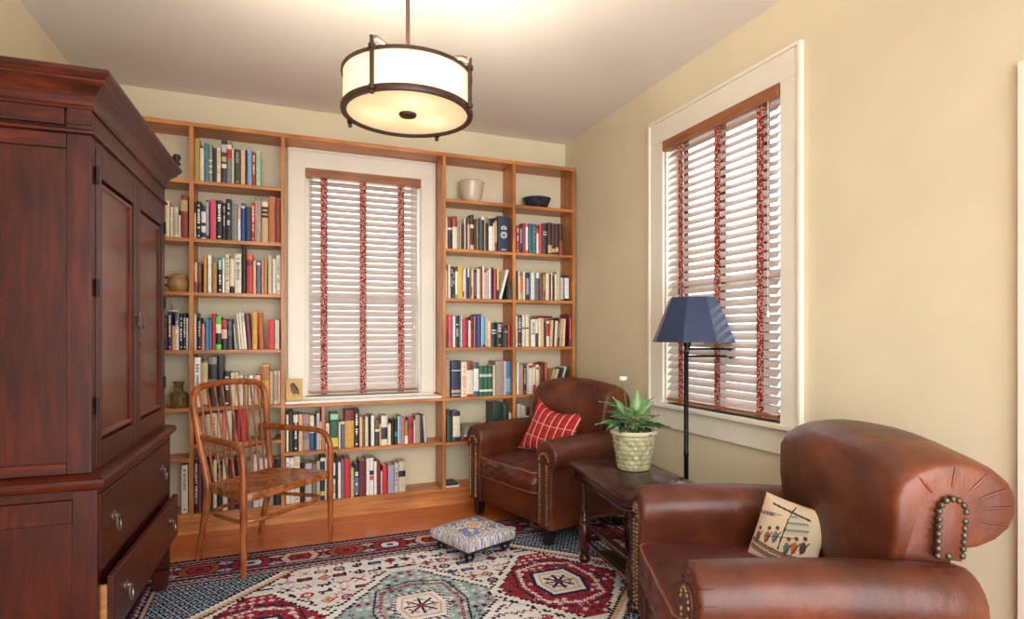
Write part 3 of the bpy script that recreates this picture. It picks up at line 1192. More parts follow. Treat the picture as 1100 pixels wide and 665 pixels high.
# local: +x out of the front, +y along the front away from camera
DEP = -.612
YW = 1.13                     # width of the lower case
def apart(name, boxes, m=MAHOG, bev=.003, par=None, seg=2):
    b = MB()
    for q in boxes: b.box(*q)
    return b.build(name, m, par or arm, bevel=bev, bseg=seg)
# lower case: stiles, rails and recessed side panel
apart('lower_case', [(DEP, -.012, .02, YW - .02, .25, .779), (-.07, 0, 0, .03, .10, .779), (-.07, 0, YW - .03, YW, .10, .779), (DEP, DEP + .06, 0, .019, .10, .779),
                     (DEP + .061, -.071, .003, .019, .672, .748), (DEP + .061, -.071, .003, .019, .12, .2), (DEP + .061, -.071, .011, .0195, .2, .672), (DEP + .061, -.071, .009, .0195, .748, .779)])
for za, zb in ((.756, .778), (.485, .502)):
    apart('front_rail', [(-.03, -.001, .0305, YW - .0305, za, zb)], MAHOGY)
for (fx, fy) in ((-.075, .0), (-.075, YW - .07), (DEP, 0), (DEP, YW - .07)):
    b = MB()
    b.loft([[(fx + .01, fy + .008, 0), (fx + .068, fy + .008, 0), (fx + .068, fy + .062, 0), (fx + .01, fy + .062, 0)],
            [(fx, fy, .0995), (fx + .075, fy, .0995), (fx + .075, fy + .07, .0995), (fx, fy + .07, .0995)]])
    b.build('foot', MAHOG, arm, bevel=.003)
def ring_moulding(name, prof, x0, y0, y1, m):
    """profile (out, z) swept round the far side, front and near side"""
    b = MB()
    rings = []
    for out, z in prof:
        rings.append([(DEP, y0 - out, z), (x0 + out, y0 - out, z), (x0 + out, y1 + out, z), (DEP, y1 + out, z)])
    b.loft(rings)
    return b.build(name, m, arm, bevel=.0015, bseg=1)
ring_moulding('waist_moulding', [(0, .7795), (.012, .782), (.022, .792), (.026, .803), (.024, .815), (.014, .823), (-.012, .83)], 0, 0, YW, MAHOGX)
UX, U0, U1 = -.02, .015, YW - .02
apart('upper_case', [(DEP, -.05, U0 + .012, U1 - .012, .831, 2.04), (-.09, UX, U0, U0 + .035, .831, 2.04), (-.09, UX, U1 - .035, U1, .831, 2.04),
                     (DEP, DEP + .06, U0, U0 + .0119, .831, 2.04)])
for za, zb in ((.831, .868), (1.905, 1.965)):
    apart('side_rail', [(DEP + .0605, -.0905, U0 + .002, U0 + .0115, za, zb)], MAHOGX)
apart('frieze_panel', [(DEP + .0605, -.0955, U0 - .001, U0 + .0115, 1.981, 2.038)], MAHOGX, .002)
apart('corner_block', [(-.0875, UX + .001, U0 - .004, U0 + .01, 1.985, 2.036)], MAHOGX, .002)
for za, zb in ((1.925, 2.04), (.831, .85)):
    apart('door_rail', [(-.049, UX - .001, U0 + .0355, U1 - .0355, za, zb)], MAHOGY)
ring_moulding('frieze_moulding', [(0, 1.952), (.01, 1.956), (.012, 1.965), (.003, 1.972), (-.01, 1.974)], UX, U0, U1, MAHOGX)
ring_moulding('cornice', [(-.004, 2.033), (.006, 2.035), (.010, 2.043), (.006, 2.05), (.008, 2.056), (.014, 2.075), (.026, 2.095), (.045, 2.112), (.05, 2.118), (.05, 2.124),
                          (.060, 2.132), (.066, 2.142), (.066, 2.152), (.06, 2.157), (-.02, 2.158)], UX, U0, U1, MAHOGX)
# two panelled doors
DM = .565
def door(y0, y1, side):
    d = apart('door', [], MAHOG) if False else None
    b = MB()
    z0, z1 = .852, 1.923
    st = .052
    b.box(-.046, UX + .004, y0, y0 + st, z0, z1)
    b.box(-.046, UX + .004, y1 - st, y1, z0, z1)
    b.box(-.046, UX + .004, y0 + st, y1 - st, z0, z0 + .07)
    b.box(-.046, UX + .004, y0 + st, y1 - st, z1 - .09, z1)
    b.box(-.046, UX - .014, y0 + st, y1 - st, z0 + .07, z1 - .09)
    o = b.build('door', MAHOG, arm, bevel=.002)
    p = MB()
    ya, yb, za, zb = y0 + st + .004, y1 - st - .004, z0 + .074, z1 - .094
    rings = []
    for ins, x in ((0, UX - .0135), (.0, UX - .006), (.012, UX + .0005), (.02, UX - .001), (.028, UX - .009), (.05, UX - .0075)):
        rings.append([(x, ya + ins, za + ins), (x, yb - ins, za + ins), (x, yb - ins, zb - ins), (x, ya + ins, zb - ins)])
    p.loft(rings)
    p.build('panel', wood('door_panel', (52, 14, 8), (92, 28, 14), (124, 48, 24), 'z', 4, 8, .27, .35, .02), o, bevel=.001, bseg=1)
    for hz in (1.02, 1.42, 1.80):
        hy = y0 - .004 if side < 0 else y1 + .004
        MB().lathe([(0, 0), (.006, .001), (.006, .06), (0, .061)], UX + .006, hy, hz, 8).build('hinge', IRON, o, smooth=True)
    ky = y1 - .028 if side < 0 else y0 + .028
    k = MB()
    k.lathe([(0, 0), (.014, 0), (.014, .005), (.006, .009), (.006, .016), (0, .017)], 0, 0, 0, 14)
    for v in k.bm.verts: v.co = Vector((UX + .0045 + v.co.z, ky + v.co.x, 1.375 + v.co.y))
    k.tube([(UX + .017, ky, 1.385), (UX + .024, ky - .012, 1.36), (UX + .021, ky - .012, 1.33), (UX + .02, ky, 1.318), (UX + .021, ky + .012, 1.33), (UX + .024, ky + .012, 1.36)], .0035, 8, closed=True)
    k.build('handle', PEWTER, o, smooth=True)
    return o
door(U0 + .037, DM - .0015, -1)
kd = door(DM + .0015, U1 - .037, 1)
kh = MB().lathe([(0, 0), (.007, 0), (.007, .003), (0, .0035)], 0, 0, 0, 12)
for v in kh.bm.verts: v.co = Vector((UX + .0045 + v.co.z, DM + .03 + v.co.x, 1.25 + v.co.y))
kh.build('keyhole', IRON, kd, smooth=True)
# drawers
DRAWW = wood('drawer_lining', (150, 98, 58), (186, 128, 78), (206, 150, 98), 'x', 3, 12, .5, 0)
def ring_pull(par, x, y, z):
    k = MB()
    k.lathe([(0, 0), (.02, 0), (.02, .003), (.008, .007), (.007, .016), (0, .018)], 0, 0, 0, 16)
    for v in k.bm.verts: v.co = Vector((x + v.co.z, y + v.co.x, z + .018 + v.co.y))
    pts = []
    for i in range(20):
        a = 2 * PI * i / 20
        pts.append((x + .016 - .003 * math.cos(a), y + .021 * math.sin(a), z - .008 + .027 * math.cos(a)))
    k.tube(pts, .004, 8, closed=True)
    k.build('ring_pull', PEWTER, par, smooth=True)
def drawer(z0, z1, out):
    f = MB().box(out - .022, out, .033, YW - .033, z0, z1).build('drawer', MAHOGY, arm, bevel=.004)
    for y in (.17, YW - .2):
        ring_pull(f, out + .0003, y, (z0 + z1) / 2 - .005)
    if out > .01:
        b = MB()
        b.box(-.0105, out - .0225, .04, .055, z0 + .01, z1 - .035)
        b.box(-.0105, out - .0225, YW - .055, YW - .04, z0 + .01, z1 - .035)
        b.box(-.0105, out - .0225, .0555, YW - .0555, z0 + .012, z0 + .02)
        b.build('drawer_side', DRAWW, f, bevel=.001, bseg=1)
    return f
drawer(.504, .754, .002)
drawer(.27, .478, .04)
apart('base_shadow_rail', [(-.06, -.02, .0305, YW - .0305, .2, .2495)], MAHOGY)
bpy.data.objects['base_shadow_rail'].name = 'bottom_rail'
tk = turned('figurine', [(0, 0), (.018, 0), (.02, .006), (.012, .014), (.016, .026), (.02, .036), (.014, .05), (0, .054)], BLACKW, (-.497, 3.37, 2.1664), 'tiny black turned figurine on top of the tall cabinet, far end', 'ornament', 16)

# ------------------------------------------------------------------ bentwood armchair
RUGT = .007
v_ = Vector((.7615, .648, 0)); 
cx, cy = -.1065, 3.744
ch = thing('wooden_armchair', 'brown bentwood spindle-back armchair in front of the bookshelves', 'chair', (cx, cy, RUGT + .0003))
def L(px, py, z):                 # room point -> chair local
    return Vector((px - cx, py - cy, z - RUGT))
FL, FR, BL, BR = (-.187, 3.365), (.283, 3.765), (-.384, 3.67), (-.062, 3.985)
ctr = Vector((cx, cy, 0))
def lerp(a, b, t): return (a[0] + (b[0] - a[0]) * t, a[1] + (b[1] - a[1]) * t)
back = Vector((-.572, .82, 0))
side = Vector((.71, .70, 0))
# seat: rounded trapezoid with saddle lip
def seat_ring(grow, z):
    c = [Vector((*FL, 0)), Vector((*FR, 0)), Vector((*BR, 0)), Vector((*BL, 0))]
    m = sum(c, Vector()) / 4
    pts = []
    cc = [m + (p - m) * 1.0 for p in c]
    cc[0] += -back * .035 * 1 + side * -.01; cc[1] += -back * .03 + side * .0
    cc[2] += back * .0 + side * .015; cc[3] += -side * .015
    for i in range(4):
        p, a, b = cc[i], cc[i - 1], cc[(i + 1) % 4]
        r = .09 if i in (0, 1) else .06
        da = (a - p).normalized() * r; db = (b - p).normalized() * r
        for t in [i / 6 for i in range(7)]:
            q = (1 - t) ** 2 * (p + da) + 2 * (1 - t) * t * p + t * t * (p + db)
            d = (q - m); d.normalize()
            q = q + d * grow
            pts.append((q.x - cx, q.y - cy, z))
    return pts
zs = .455 - RUGT
sb = MB().loft([seat_ring(-.012, zs - .045), seat_ring(0, zs - .04), seat_ring(0, zs - .006), seat_ring(-.005, zs), seat_ring(-.03, zs - .001), seat_ring(-.08, zs - .006), seat_ring(-.16, zs - .008)])
seat = sb.build('seat', SEATW, ch, smooth=True, angle=50)
def leg(pts, r, name='leg'):
    P = smooth_path(pts, 8)
    rr = [r * (.78 + .22 * min(1, (p.z) / .25)) for p in P]
    return MB().tube(P, rr, 12).build(name, CHAIRW, ch, smooth=True)
# front legs run up and bend into the arms
def arm_leg(F, Bp, zt):
    f = L(F[0], F[1], RUGT + .0005)
    top = L(F[0], F[1], zt)
    b = L(Bp[0], Bp[1], zt + .012)
    d = (b - top); d.z = 0
    pts = [f, f + Vector((0, 0, .2)), f + Vector((0, 0, .43)), f + Vector((0, 0, .56)), f + Vector((0, 0, zt - .085)) + d * .015,
           f + Vector((0, 0, zt - .03)) + d * .08, top + d * .2, top + d * .45 + Vector((0, 0, .006)), top + d * .75 + Vector((0, 0, .008)), b + d * .06]
    return leg(pts, .0185, 'front_leg')
lean = lambda p, z: (p[0] + back.x * lz(z), p[1] + back.y * lz(z))
def lz(z):
    t = max(0, (z - .40)) / .62
    return .16 * t
arm_leg(FL, lean(BL, .70), .70)
arm_leg(FR, lean(BR, .70), .70)
# hoop: back legs + top rail are one bent rod
def hoop_pt(s, z):
    """s 0..1 across from left post to right post"""
    p = lerp(BL, BR, s)
    q = lean(p, z)
    return L(q[0], q[1], z)
hp = []
foot_out = 0.09
for z in (0.007, .2, .42):
    k = foot_out * (1 - z / .42)
    hp.append(hoop_pt(0, z) + back * k - side * k * .15)
for z in (.60, .78, .89): hp.append(hoop_pt(0 - .04 * (z - .45) / .4, z))
hp += [hoop_pt(-.02, .945), hoop_pt(.06, .985), hoop_pt(.25, 1.0), hoop_pt(.5, 1.006), hoop_pt(.78, 1.0), hoop_pt(1.0, .985), hoop_pt(1.09, .945)]
for z in (.89, .78, .60): hp.append(hoop_pt(1 + .11 * (z - .45) / .44, z))
for z in (.42, .2, .007):
    k = foot_out * (1 - z / .42)
    hp.append(hoop_pt(1, z) + back * k * 1.3)
for p in hp:
    if p.z < .006: p.z = .0075
P = smooth_path(hp, 7)
MB().tube(P, [.0155 + .004 * min(1, p.z / .3) for p in P], 12).build('back_hoop', CHAIRW, ch, smooth=True)
for i in range(9):
    s = .1 + .8 * i / 8
    st_ = .06 + .94 * i / 8
    a = hoop_pt(s, .45); b = hoop_pt(st_, .995 if 0 < i < 8 else .98)
    MB().tube(smooth_path([a, a.lerp(b, .5) - back * .006, b], 5), .0062, 8).build('spindle', CHAIRW, ch, smooth=True)
# crossing rail behind spindles, seen level with the arms
MB().tube(smooth_path([hoop_pt(-.0, .60) + back * .012, hoop_pt(.5, .60) + back * .03, hoop_pt(1.0, .60) + back * .012], 6), .008, 8).build('back_rail', CHAIRW, ch, smooth=True)
# round stretcher hoop
m = Vector((0, 0, 0))
corners = [L(*FL, .29), L(*FR, .29), L(BR[0] + back.x * .03, BR[1] + back.y * .03, .29), L(BL[0] + back.x * .03, BL[1] + back.y * .03, .29)]
mm = sum(corners, Vector()) / 4
ring = []
for i in range(4):
    p, a, b = [mm + (q - mm) * .97 for q in (corners[i], corners[i - 1], corners[(i + 1) % 4])]
    da = (a - p) * .38; db = (b - p) * .38
    for t in [i / 7 for i in range(8)]:
        ring.append((1 - t) ** 2 * (p + da) + 2 * (1 - t) * t * (p + (mm - p) * -.12) + t * t * (p + db))
MB().tube(ring, .011, 10, closed=True).build('stretcher', CHAIRW, ch, smooth=True)

# ------------------------------------------------------------------ cushions
def pillow(name, W, H, D, colfn, mat, n=56, ear=.10, label=None, cat='cushion', sag=0.0):
    """standing pillow: width along x, height along z, puffed along y (both faces)"""
    V, F, C = [], [], []
    def shape(u, v, s):
        pu = (1 - abs(u) ** 2.6); pv = (1 - abs(v) ** 2.6)
        th = D / 2 * (max(pu, 0) ** .55) * (max(pv, 0) ** .55)
        x = W / 2 * u * (1 - ear * (1 - v * v) * abs(u))
        z = H / 2 * v * (1 - ear * (1 - u * u) * abs(v)) - sag * (1 - u * u) * (v + 1) / 2 * H
        return (x, s * th, z + H / 2)
    us = flin(-1, 1, n + 1)
    for s in (-1, 1):
        base = len(V)
        for j in range(n + 1):
            for i in range(n + 1):
                V.append(shape(us[i], us[j], s))
        for j in range(n):
            for i in range(n):
                a = base + j * (n + 1) + i
                q = [a, a + 1, a + n + 2, a + n + 1]
                F.append(q if s < 0 else q[::-1])
                u = (us[i] + us[i + 1]) / 2; v = (us[j] + us[j + 1]) / 2
                C.append(colfn(u, v, s))
    o = color_mesh(name, V, F, np.array(C), mat)
    bm = bmesh.new(); bm.from_mesh(o.data)
    bmesh.ops.remove_doubles(bm, verts=bm.verts[:], dist=.0002)
    bm.to_mesh(o.data); bm.free()
    return tag(o, label, cat)

# ------------------------------------------------------------------ leather armchairs
def leather_chair(label, loc, rz, cxr, dep, roll, zoff=0.0, back_h=.965):
    root = thing('leather_armchair', label, 'armchair', loc, rz)
    ky = dep / .76
    # arms ---------------------------------------------------------------
    def arm_prof(k, y, sgn, rsc=1.0):
        pts = []
        c = (cxr, .545)
        r = .098 * rsc
        pts.append((cxr - .078, .105)); pts.append((cxr - .078, .25)); pts.append((cxr - .08, .40)); pts.append((cxr - .086, .49))
        for i in range(15):
            a = math.radians(192 - i * 17.5)
            pts.append((c[0] + r * math.cos(a), c[1] + r * math.sin(a)))
        pts.append((cxr + .058, .455)); pts.append((cxr + .055, .40)); pts.append((cxr + .055, .25)); pts.append((cxr + .055, .105))
        m = (cxr - .01, .34)
        out = []
        for (x, z) in pts:
            out.append((sgn * (m[0] + (x - m[0]) * (1 - k / .08)), y, m[1] + (z - m[1]) * (1 - k / .26) if z > .2 else z + (k * .5)))
        return out
    for sgn in (1, -1):
        b = MB()
        rings = []
        for (y, k) in ((.0, .012), (.003, .006), (.01, .002), (.022, 0), (.2 * ky, 0), (.4 * ky, 0), (.6 * ky, 0), (dep - .02, 0), (dep - .006, .004), (dep, .014)):
            ring_ = arm_prof(k, y, sgn)
            if y > .1:
                ring_ = [(x, yy, z + (.012 * math.sin(y / dep * PI) if z > .5 else 0)) for x, yy, z in ring_]
            rings.append(ring_)
        b.loft(rings)
        a_ = b.build('arm', LEATH, root, smooth=True, angle=60)
        # welted front panel with gathered scroll and nails
        f = MB()
        inner = [(-.052, .13), (-.052, .45)] + [(.0 + .052 * math.cos(t), .52 + .06 * math.sin(t)) for t in flin(PI, 0.0, 9)] + [(.032, .45), (.03, .13)]
        f.loft([[(sgn * (cxr + x), .002, z) for x, z in inner], [(sgn * (cxr + x), -.006, z) for x, z in inner], [(sgn * (cxr + x * .9), -.009, z) for x, z in inner]])
        f.build('front_panel', LEATH, a_, smooth=True, angle=50)
        nl = MB()
        for x in (-.044, .024):
            z = .14
            while z < .50:
                nl.ball((sgn * (cxr + x), -.009, z), .0085, 8)
                z += .0175
        for t in flin(PI * .93, PI * .07, 9):
            nl.ball((sgn * (cxr - .006 + .044 * math.cos(t)), -.009, .515 + .05 * math.sin(t)), .0072, 8)
        nl.build('nail_trim', NAIL, a_, smooth=True)
        # gathered creases where leather turns round the roll
        pk = MB()
        for t in flin(.15, PI * .95, 7):
            p0 = Vector((sgn * (cxr + .006 + .070 * math.cos(t)), -.002, .545 + .070 * math.sin(t)))
            p1 = Vector((sgn * (cxr + .006 + .090 * math.cos(t)), .012, .545 + .092 * math.sin(t)))
            p2 = Vector((sgn * (cxr + .004 + .095 * math.cos(t)), .05, .545 + .0955 * math.sin(t)))
            pk.tube([p0, p1, p2], [.004, .0035, .001], 6)
        pk.build('gathers', LEATH, a_, smooth=True)
    wi = cxr - .082
    # base and seat ---------------------------------------------------------
    MB().box(-wi - .004, wi + .004, .022, dep - .05, .105, .285).build('base', LEATH, root, bevel=.012, bseg=3)
    sc = MB()
    NX, NY, NZ = 18, 16, 6
    y0s, y1s = -.008, dep - .17
    grid = {}
    def cush(u, v, wv):
        # superellipse puff; u,v,w in -1..1
        x = wi * .985 * u
        y = (y0s + y1s) / 2 + (y1s - y0s) / 2 * v
        puff = (1 - abs(u) ** 4) * (1 - abs(v) ** 4)
        z = .365 + .068 * wv + (.03 * puff if wv > 0 else 0) * max(wv, 0)
        z += .003 * math.sin(9 * u + 4 * v) * max(wv, 0) * (1 - abs(u) ** 3)
        e = (1 - wv * wv)
        y -= .030 * e * max(-v, 0) ** 6 * (1 - u ** 4)
        # soft wrinkles on the front lip
        if v < -.6: y += (.006 * math.sin(8 * u + 5 * wv + 1.5 * math.sin(5 * u)) + .004 * math.sin(19 * u - 7 * wv)) * (-v - .6) / .4 * (1 - wv * wv)
        if wv > 0: z += (.004 * math.sin(7 * v + 10 * u + 2 * math.sin(4 * u)) + .003 * math.sin(17 * v - 6 * u)) * max(0, -v + .3) * (1 - u ** 4) * (1 - v ** 8)
        return (x, y, z)
    bm = sc.bm
    bmesh.ops.create_cube(bm, size=2)
    bmesh.ops.subdivide_edges(bm, edges=bm.edges[:], cuts=19, use_grid_fill=True)
    for vv in bm.verts:
        u, v, wv = vv.co
        # round box corners
        n = Vector((u, v, wv)); mx = max(abs(u), abs(v), abs(wv))
        def rd(a): return math.copysign(abs(a) ** 1.0, a)
        e2 = 0
        lim = .80
        ex = [max(0, abs(q) - lim) for q in (u, v)]
        d = math.hypot(*ex)
        if d > 1 - lim:
            s_ = (1 - lim) / d
            u = math.copysign(lim + ex[0] * s_, u) if ex[0] else u
            v = math.copysign(lim + ex[1] * s_, v) if ex[1] else v
        vv.co = cush(u, v, wv)
    cu = sc.build('seat_cushion', LEATHD, root, sub=1)
    pp = MB()
    for wv in (.92, -.92):
        pts = [Vector(cush(u, -1, wv)) for u in [-.86 + 1.72 * i / 24 for i in range(25)]]
        for p in pts: p.y -= .002
        side_l = [Vector(cush(-.985, v, wv)) for v in flin(.2, -.82, 8)]
        side_r = [Vector(cush(.985, v, wv)) for v in flin(-.82, .2, 8)]
        pp.tube(smooth_path(side_l + [Vector(cush(-.95, -.95, wv))] + pts + [Vector(cush(.95, -.95, wv))] + side_r, 3), .0048, 8)
    pp.build('piping', plain('cushion_piping', (136, 78, 60), .5, var=.08, scale=60), cu, smooth=True)
    # back with rolled top -----------------------------------------------------
    bw = cxr - .015
    RH, RV = (.175 if dep > .72 else .13), .138
    zc_ = back_h - RV
    yc = roll - RH
    f0 = dep - .185
    prof = [(f0, .30), (f0, .44), (f0 + .001, .54), (f0 + .002, .64), (f0 + .002, .73)]
    start = 168
    for i in range(15):
        a = math.radians(start - i * 19.8)
        prof.append((yc + RH * math.cos(a), zc_ + RV * math.sin(a)))
    ystem = dep - .02
    prof += [(ystem + .01, zc_ - RV * 1.02), (ystem, zc_ - RV * 1.25), (dep - .012, .5), (dep - .01, .11), (dep - .12, .105), (dep - .12, .2)]
    pyc, pzc = yc - .03, zc_ - .035
    rings = []
    half = [(1.0, .30), (.997, .17), (.988, .085), (.97, .032), (.94, .008), (.89, .0), (.78, 0), (.55, 0), (.28, 0)]
    us_ = [(-u, k) for u, k in half] + [(0, 0)] + [(u, k) for u, k in half[::-1]]
    for u, k in us_:
        ring_ = []
        for (y, z) in prof:
            arch = (.045 * (1 - u * u) - .035) * max(0, (z - .55) / (back_h - .55)) if z > .55 else 0
            bulge = -.022 * (1 - u * u) if (z > .35 and y < f0 + .08) else 0
            yy, zz = y + bulge, z + arch
            if z > .45:
                kk = k * min(1, (z - .45) / .2)
                yy = yy + (pyc - yy) * kk
                zz = zz + (pzc - zz) * kk * (1 if z > pzc else .5)
            w_ = bw if z > .66 else min(bw, wi - .002 + (bw - wi) * max(0, (z - .60)) / .06)
            ring_.append((w_ * u, yy, zz))
        rings.append(ring_)
    bb = MB().loft(rings)
    bk = bb.build('back', LEATH, root, smooth=True, angle=70)
    for sgn in (1, -1):
        ep = MB()
        ycn, zt = pyc + .005, pzc - .005
        outl = [(-.042, -.125), (-.038, -.02)] + [(.037 * math.cos(t), .0 + .042 * math.sin(t)) for t in flin(PI, 0, 9)] + [(.034, -.02), (.026, -.135)]
        ep.loft([[(sgn * (bw - .02), ycn + y, zt + z) for y, z in outl], [(sgn * (bw + .010), ycn + y, zt + z) for y, z in outl], [(sgn * (bw + .013), ycn + y * .85, zt + z * .96) for y, z in outl]])
        e_ = ep.build('end_panel', LEATH, bk, smooth=True, angle=40)
        nn = MB()
        path = [(-.041 + .004 * i / 5, -.118 + .0205 * i) for i in range(6)] + [(.037 * math.cos(t), .0 + .042 * math.sin(t)) for t in flin(PI * .95, PI * .05, 7)] + [(.034 - .009 * i / 6, -.02 - .0195 * i) for i in range(6)] + [(-.012, -.118)]
        for y, z in path:
            nn.ball((sgn * (bw + .011), ycn + y, zt + z), .0098, 10)
        nn.build('nail_trim', NAILD, e_, smooth=True)
        pk = MB()
        for t in (-.42, .02, .5, 1.0, 1.6, 2.3):
            c_, s2 = math.cos(t), math.sin(t)
            def on(k, u):
                y, z = yc + RH * c_, zc_ + RV * s2
                z += (.045 * (1 - u * u) - .035) * max(0, (z - .55) / (back_h - .55))
                return Vector((sgn * bw * u, y + (pyc - y) * k, z + (pzc - z) * k * (1 if z > pzc else .5)))
            q = [on(.52, 1.0), on(.42, 1.0), on(.30, 1.0), on(.17, .997), on(.10, .990)]
            pk.tube(q, [.002, .0045, .005, .004, .0008], 8)
        pk.build('gathers', LEATH, bk, smooth=True)
    # feet ---------------------------------------------------------------------
    for sx in (1, -1):
        for y in (.015, dep - .075):
            f = MB()
            x = sx * (cxr - .015)
            f.loft([[(x + a * .024, y + .03 + c * .024, 0) for a, c in ((-1, -1), (1, -1), (1, 1), (-1, 1))],
                    [(x + a * .031, y + .03 + c * .031, .1045) for a, c in ((-1, -1), (1, -1), (1, 1), (-1, 1))]])
            f.build('leg', BLACKW, root, bevel=.002)
    return root
U2 = Vector((.913, -.408, 0))
ac2 = leather_chair('brown leather club armchair with small tapestry cushion, nearest the camera', (1.25, 1.724, RUGT + .0005), math.radians(-114.1), .415, .77, .935)
ac1 = leather_chair('brown leather club armchair with red plaid cushion, beside the bookshelves', (1.385, 3.575, RUGT + .0005), math.radians(-74.8), .40, .70, .80)

def plaid(u, v, s):
    base = np.array(lin((190, 52, 54)))
    x = (u + 1) * 3.6; y = (v + 1) * 3.4
    c = base.copy()
    fx, fy = x % 1.0, y % 1.0
    if (int(x * 2) % 2) == 0: c *= .82
    if (int(y * 2) % 2) == 0: c *= .86
    if fx < .085: c = np.array(lin((240, 214, 196)))
    if fy < .05: c = np.array(lin((232, 176, 160)))
    return c
PLAID = attr_mat('plaid_cotton', .85, 420, .2)
cu1 = pillow('cushion', .47, .41, .14, plaid, PLAID, n=72, ear=.14, sag=.12, label='red plaid cushion with white stripes on the back armchair')

def tapestry(u, v, s):
    g = lambda c: np.array(lin(c))
    base = g((214, 194, 164))
    if s > 0: return g((120, 92, 66))
    c = base
    # hull in coloured stripes
    hull = -.86 + .16 * (u * u)
    if abs(u) < .93:
        d = v - hull
        if 0 < d < .34:
            k = int(d / .068)
            c = g([(176, 106, 78), (104, 122, 118), (206, 186, 150), (184, 104, 72), (96, 110, 108)][k])
            if d % .068 < .012: c = g((70, 62, 56))
    # mast and sail
    if abs(u - .02 - .06 * v) < .022 and -.5 < v < .9: c = g((62, 56, 54))
    if v > .66 - .10 * u and v < .72 - .10 * u and -.6 < u < .62: c = g((66, 62, 58))
    if .05 < u < .68 and -.02 + .25 * u < v < .64 - .1 * u - (u - .2) ** 2 * .5:
        k = int((v - u * .3) * 14)
        c = g([(196, 180, 152), (120, 140, 140), (204, 190, 160)][k % 3])
    # heads and bodies of a row of small rowers
    for i, cxx in enumerate((-.74, -.42, -.18, .22, .42, .64)):
        dx, dy = u - cxx, v + .36 - .09 * ((i * 7) % 3)
        if dx * dx / .0075 + dy * dy / .030 < 1: c = g([(96, 90, 86), (160, 96, 72), (116, 126, 122), (100, 114, 110), (178, 106, 70), (82, 74, 68)][i])
        if abs(dx - .05 - dy * .4) < .018 and abs(dy) < .2: c = g((70, 62, 58))
        if dx * dx + (dy - .23) ** 2 < .005: c = g((206, 172, 140))
        if dx * dx + (dy - .275) ** 2 < .0032: c = g((80, 68, 60))
    if abs(v - (-.12 + .3 * u)) < .012 and -.5 < u < .5: c = g((80, 72, 66))
    return c
TAPES = attr_mat('tapestry_cloth', .92, 500, .3)
cu2 = pillow('cushion', .255, .25, .08, tapestry, TAPES, n=110, ear=.05, label='small beige tapestry cushion with woven sailing boat on the nearest armchair')
tx = text_mesh('woven_lettering', 'AVVIBOY', plain('stitch_dark', (70, 62, 58), .9), cu2, .085, Matrix.Translation((-.066, -.0355, .176)) @ Matrix.Rotation(math.radians(-6), 4, 'Y') @ Matrix(((1, 0, 0, 0), (0, 0, -1, 0), (0, 1, 0, 0), (0, 0, 0, 1))), .0012)

def place_on_chair(o, chair, x, y, z, tilt, yaw, roll=0.0):
    o.matrix_world = Matrix.Translation(chair.location) @ Matrix.Rotation(chair.rotation_euler.z, 4, 'Z') @ Matrix.Translation((x, y, z)) @ \
        Matrix.Rotation(math.radians(yaw), 4, 'Z') @ Matrix.Rotation(math.radians(-tilt), 4, 'X') @ Matrix.Rotation(math.radians(roll), 4, 'Y')
place_on_chair(cu1, ac1, -.035, .33, .432, 26, 12, 8)
place_on_chair(cu2, ac2, -.06, .445, .438, 22, 38, 6)
# ------------------------------------------------------------------ side table
TZ = .57
tb = thing('side_table', 'dark wooden side table with turned legs between the two leather armchairs', 'table', (1.70, 2.575, RUGT + .0003), math.radians(-6.9))
th = TZ - RUGT
def clip_rect(hx, hy, c, z, r=3):
    pts = []
    for sx, sy in ((-1, -1), (1, -1), (1, 1), (-1, 1)):
        a = (sx * hx, sy * (hy - c)); b = (sx * (hx - c * .85), sy * hy)
        q = [a, b] if sx * sy < 0 else [b, a]
        if sx * sy > 0: q = [(sx * (hx - c * .85), sy * hy), (sx * hx, sy * (hy - c))]
        if (sx, sy) in ((-1, -1), (1, 1)): q = q[::-1]
        else: q = [(sx * (hx - c * .85), sy * hy), (sx * hx, sy * (hy - c))]
        mid = ((q[0][0] + q[1][0]) / 2 + sx * c * .1, (q[0][1] + q[1][1]) / 2 + sy * c * .1)
        pts += [q[0], mid, q[1]]
    # order by angle
    pts.sort(key=lambda p: math.atan2(p[1] / hy, p[0] / hx))
    return [(x, y, z) for x, y in pts]
HX, HY = .222, .392
tp = MB()
tp.loft([clip_rect(HX - .008, HY - .008, .062, th - .026), clip_rect(HX, HY, .062, th - .022), clip_rect(HX + .003, HY + .003, .062, th - .012), clip_rect(HX, HY, .062, th - .003), clip_rect(HX - .004, HY - .004, .062, th)])
tp.build('tabletop', DARKW, tb, smooth=True, angle=30)
ap = MB()
ap.loft([clip_rect(HX - .03, HY - .03, .058, th - .085), clip_rect(HX - .016, HY - .016, .058, th - .08), clip_rect(HX - .014, HY - .014, .058, th - .07), clip_rect(HX - .026, HY - .026, .058, th - .066), clip_rect(HX - .026, HY - .026, .058, th - .0265)])
ap.build('apron', DARKW, tb, smooth=True, angle=30)
LX, LY = .140, .300
for sx in (-1, 1):
    for sy in (-1, 1):
        lg = MB()
        pr = [(.0, 0), (.022, .001), (.03, .012), (.032, .028), (.024, .044), (.018, .05), (.026, .06), (.028, .072), (.031, .1), (.034, .17), (.033, .215), (.026, .225), (.03, .235), (.03, .25), (.02, .262), (.016, .275),
              (.0155, .30), (.017, .42), (.02, .45), (.024, .462), (.018, .47), (.026, .478), (.026, th - .086)]
        lg.lathe(pr, sx * LX, sy * LY, 0, 16)
        lg.build('leg', DARKW, tb, smooth=True, angle=40)
for sx in (-1, 1):
    MB().box(sx * LX - .012, sx * LX + .012, -LY + .028, LY - .028, .218, .24).build('side_stretcher', DARKW, tb, bevel=.004)
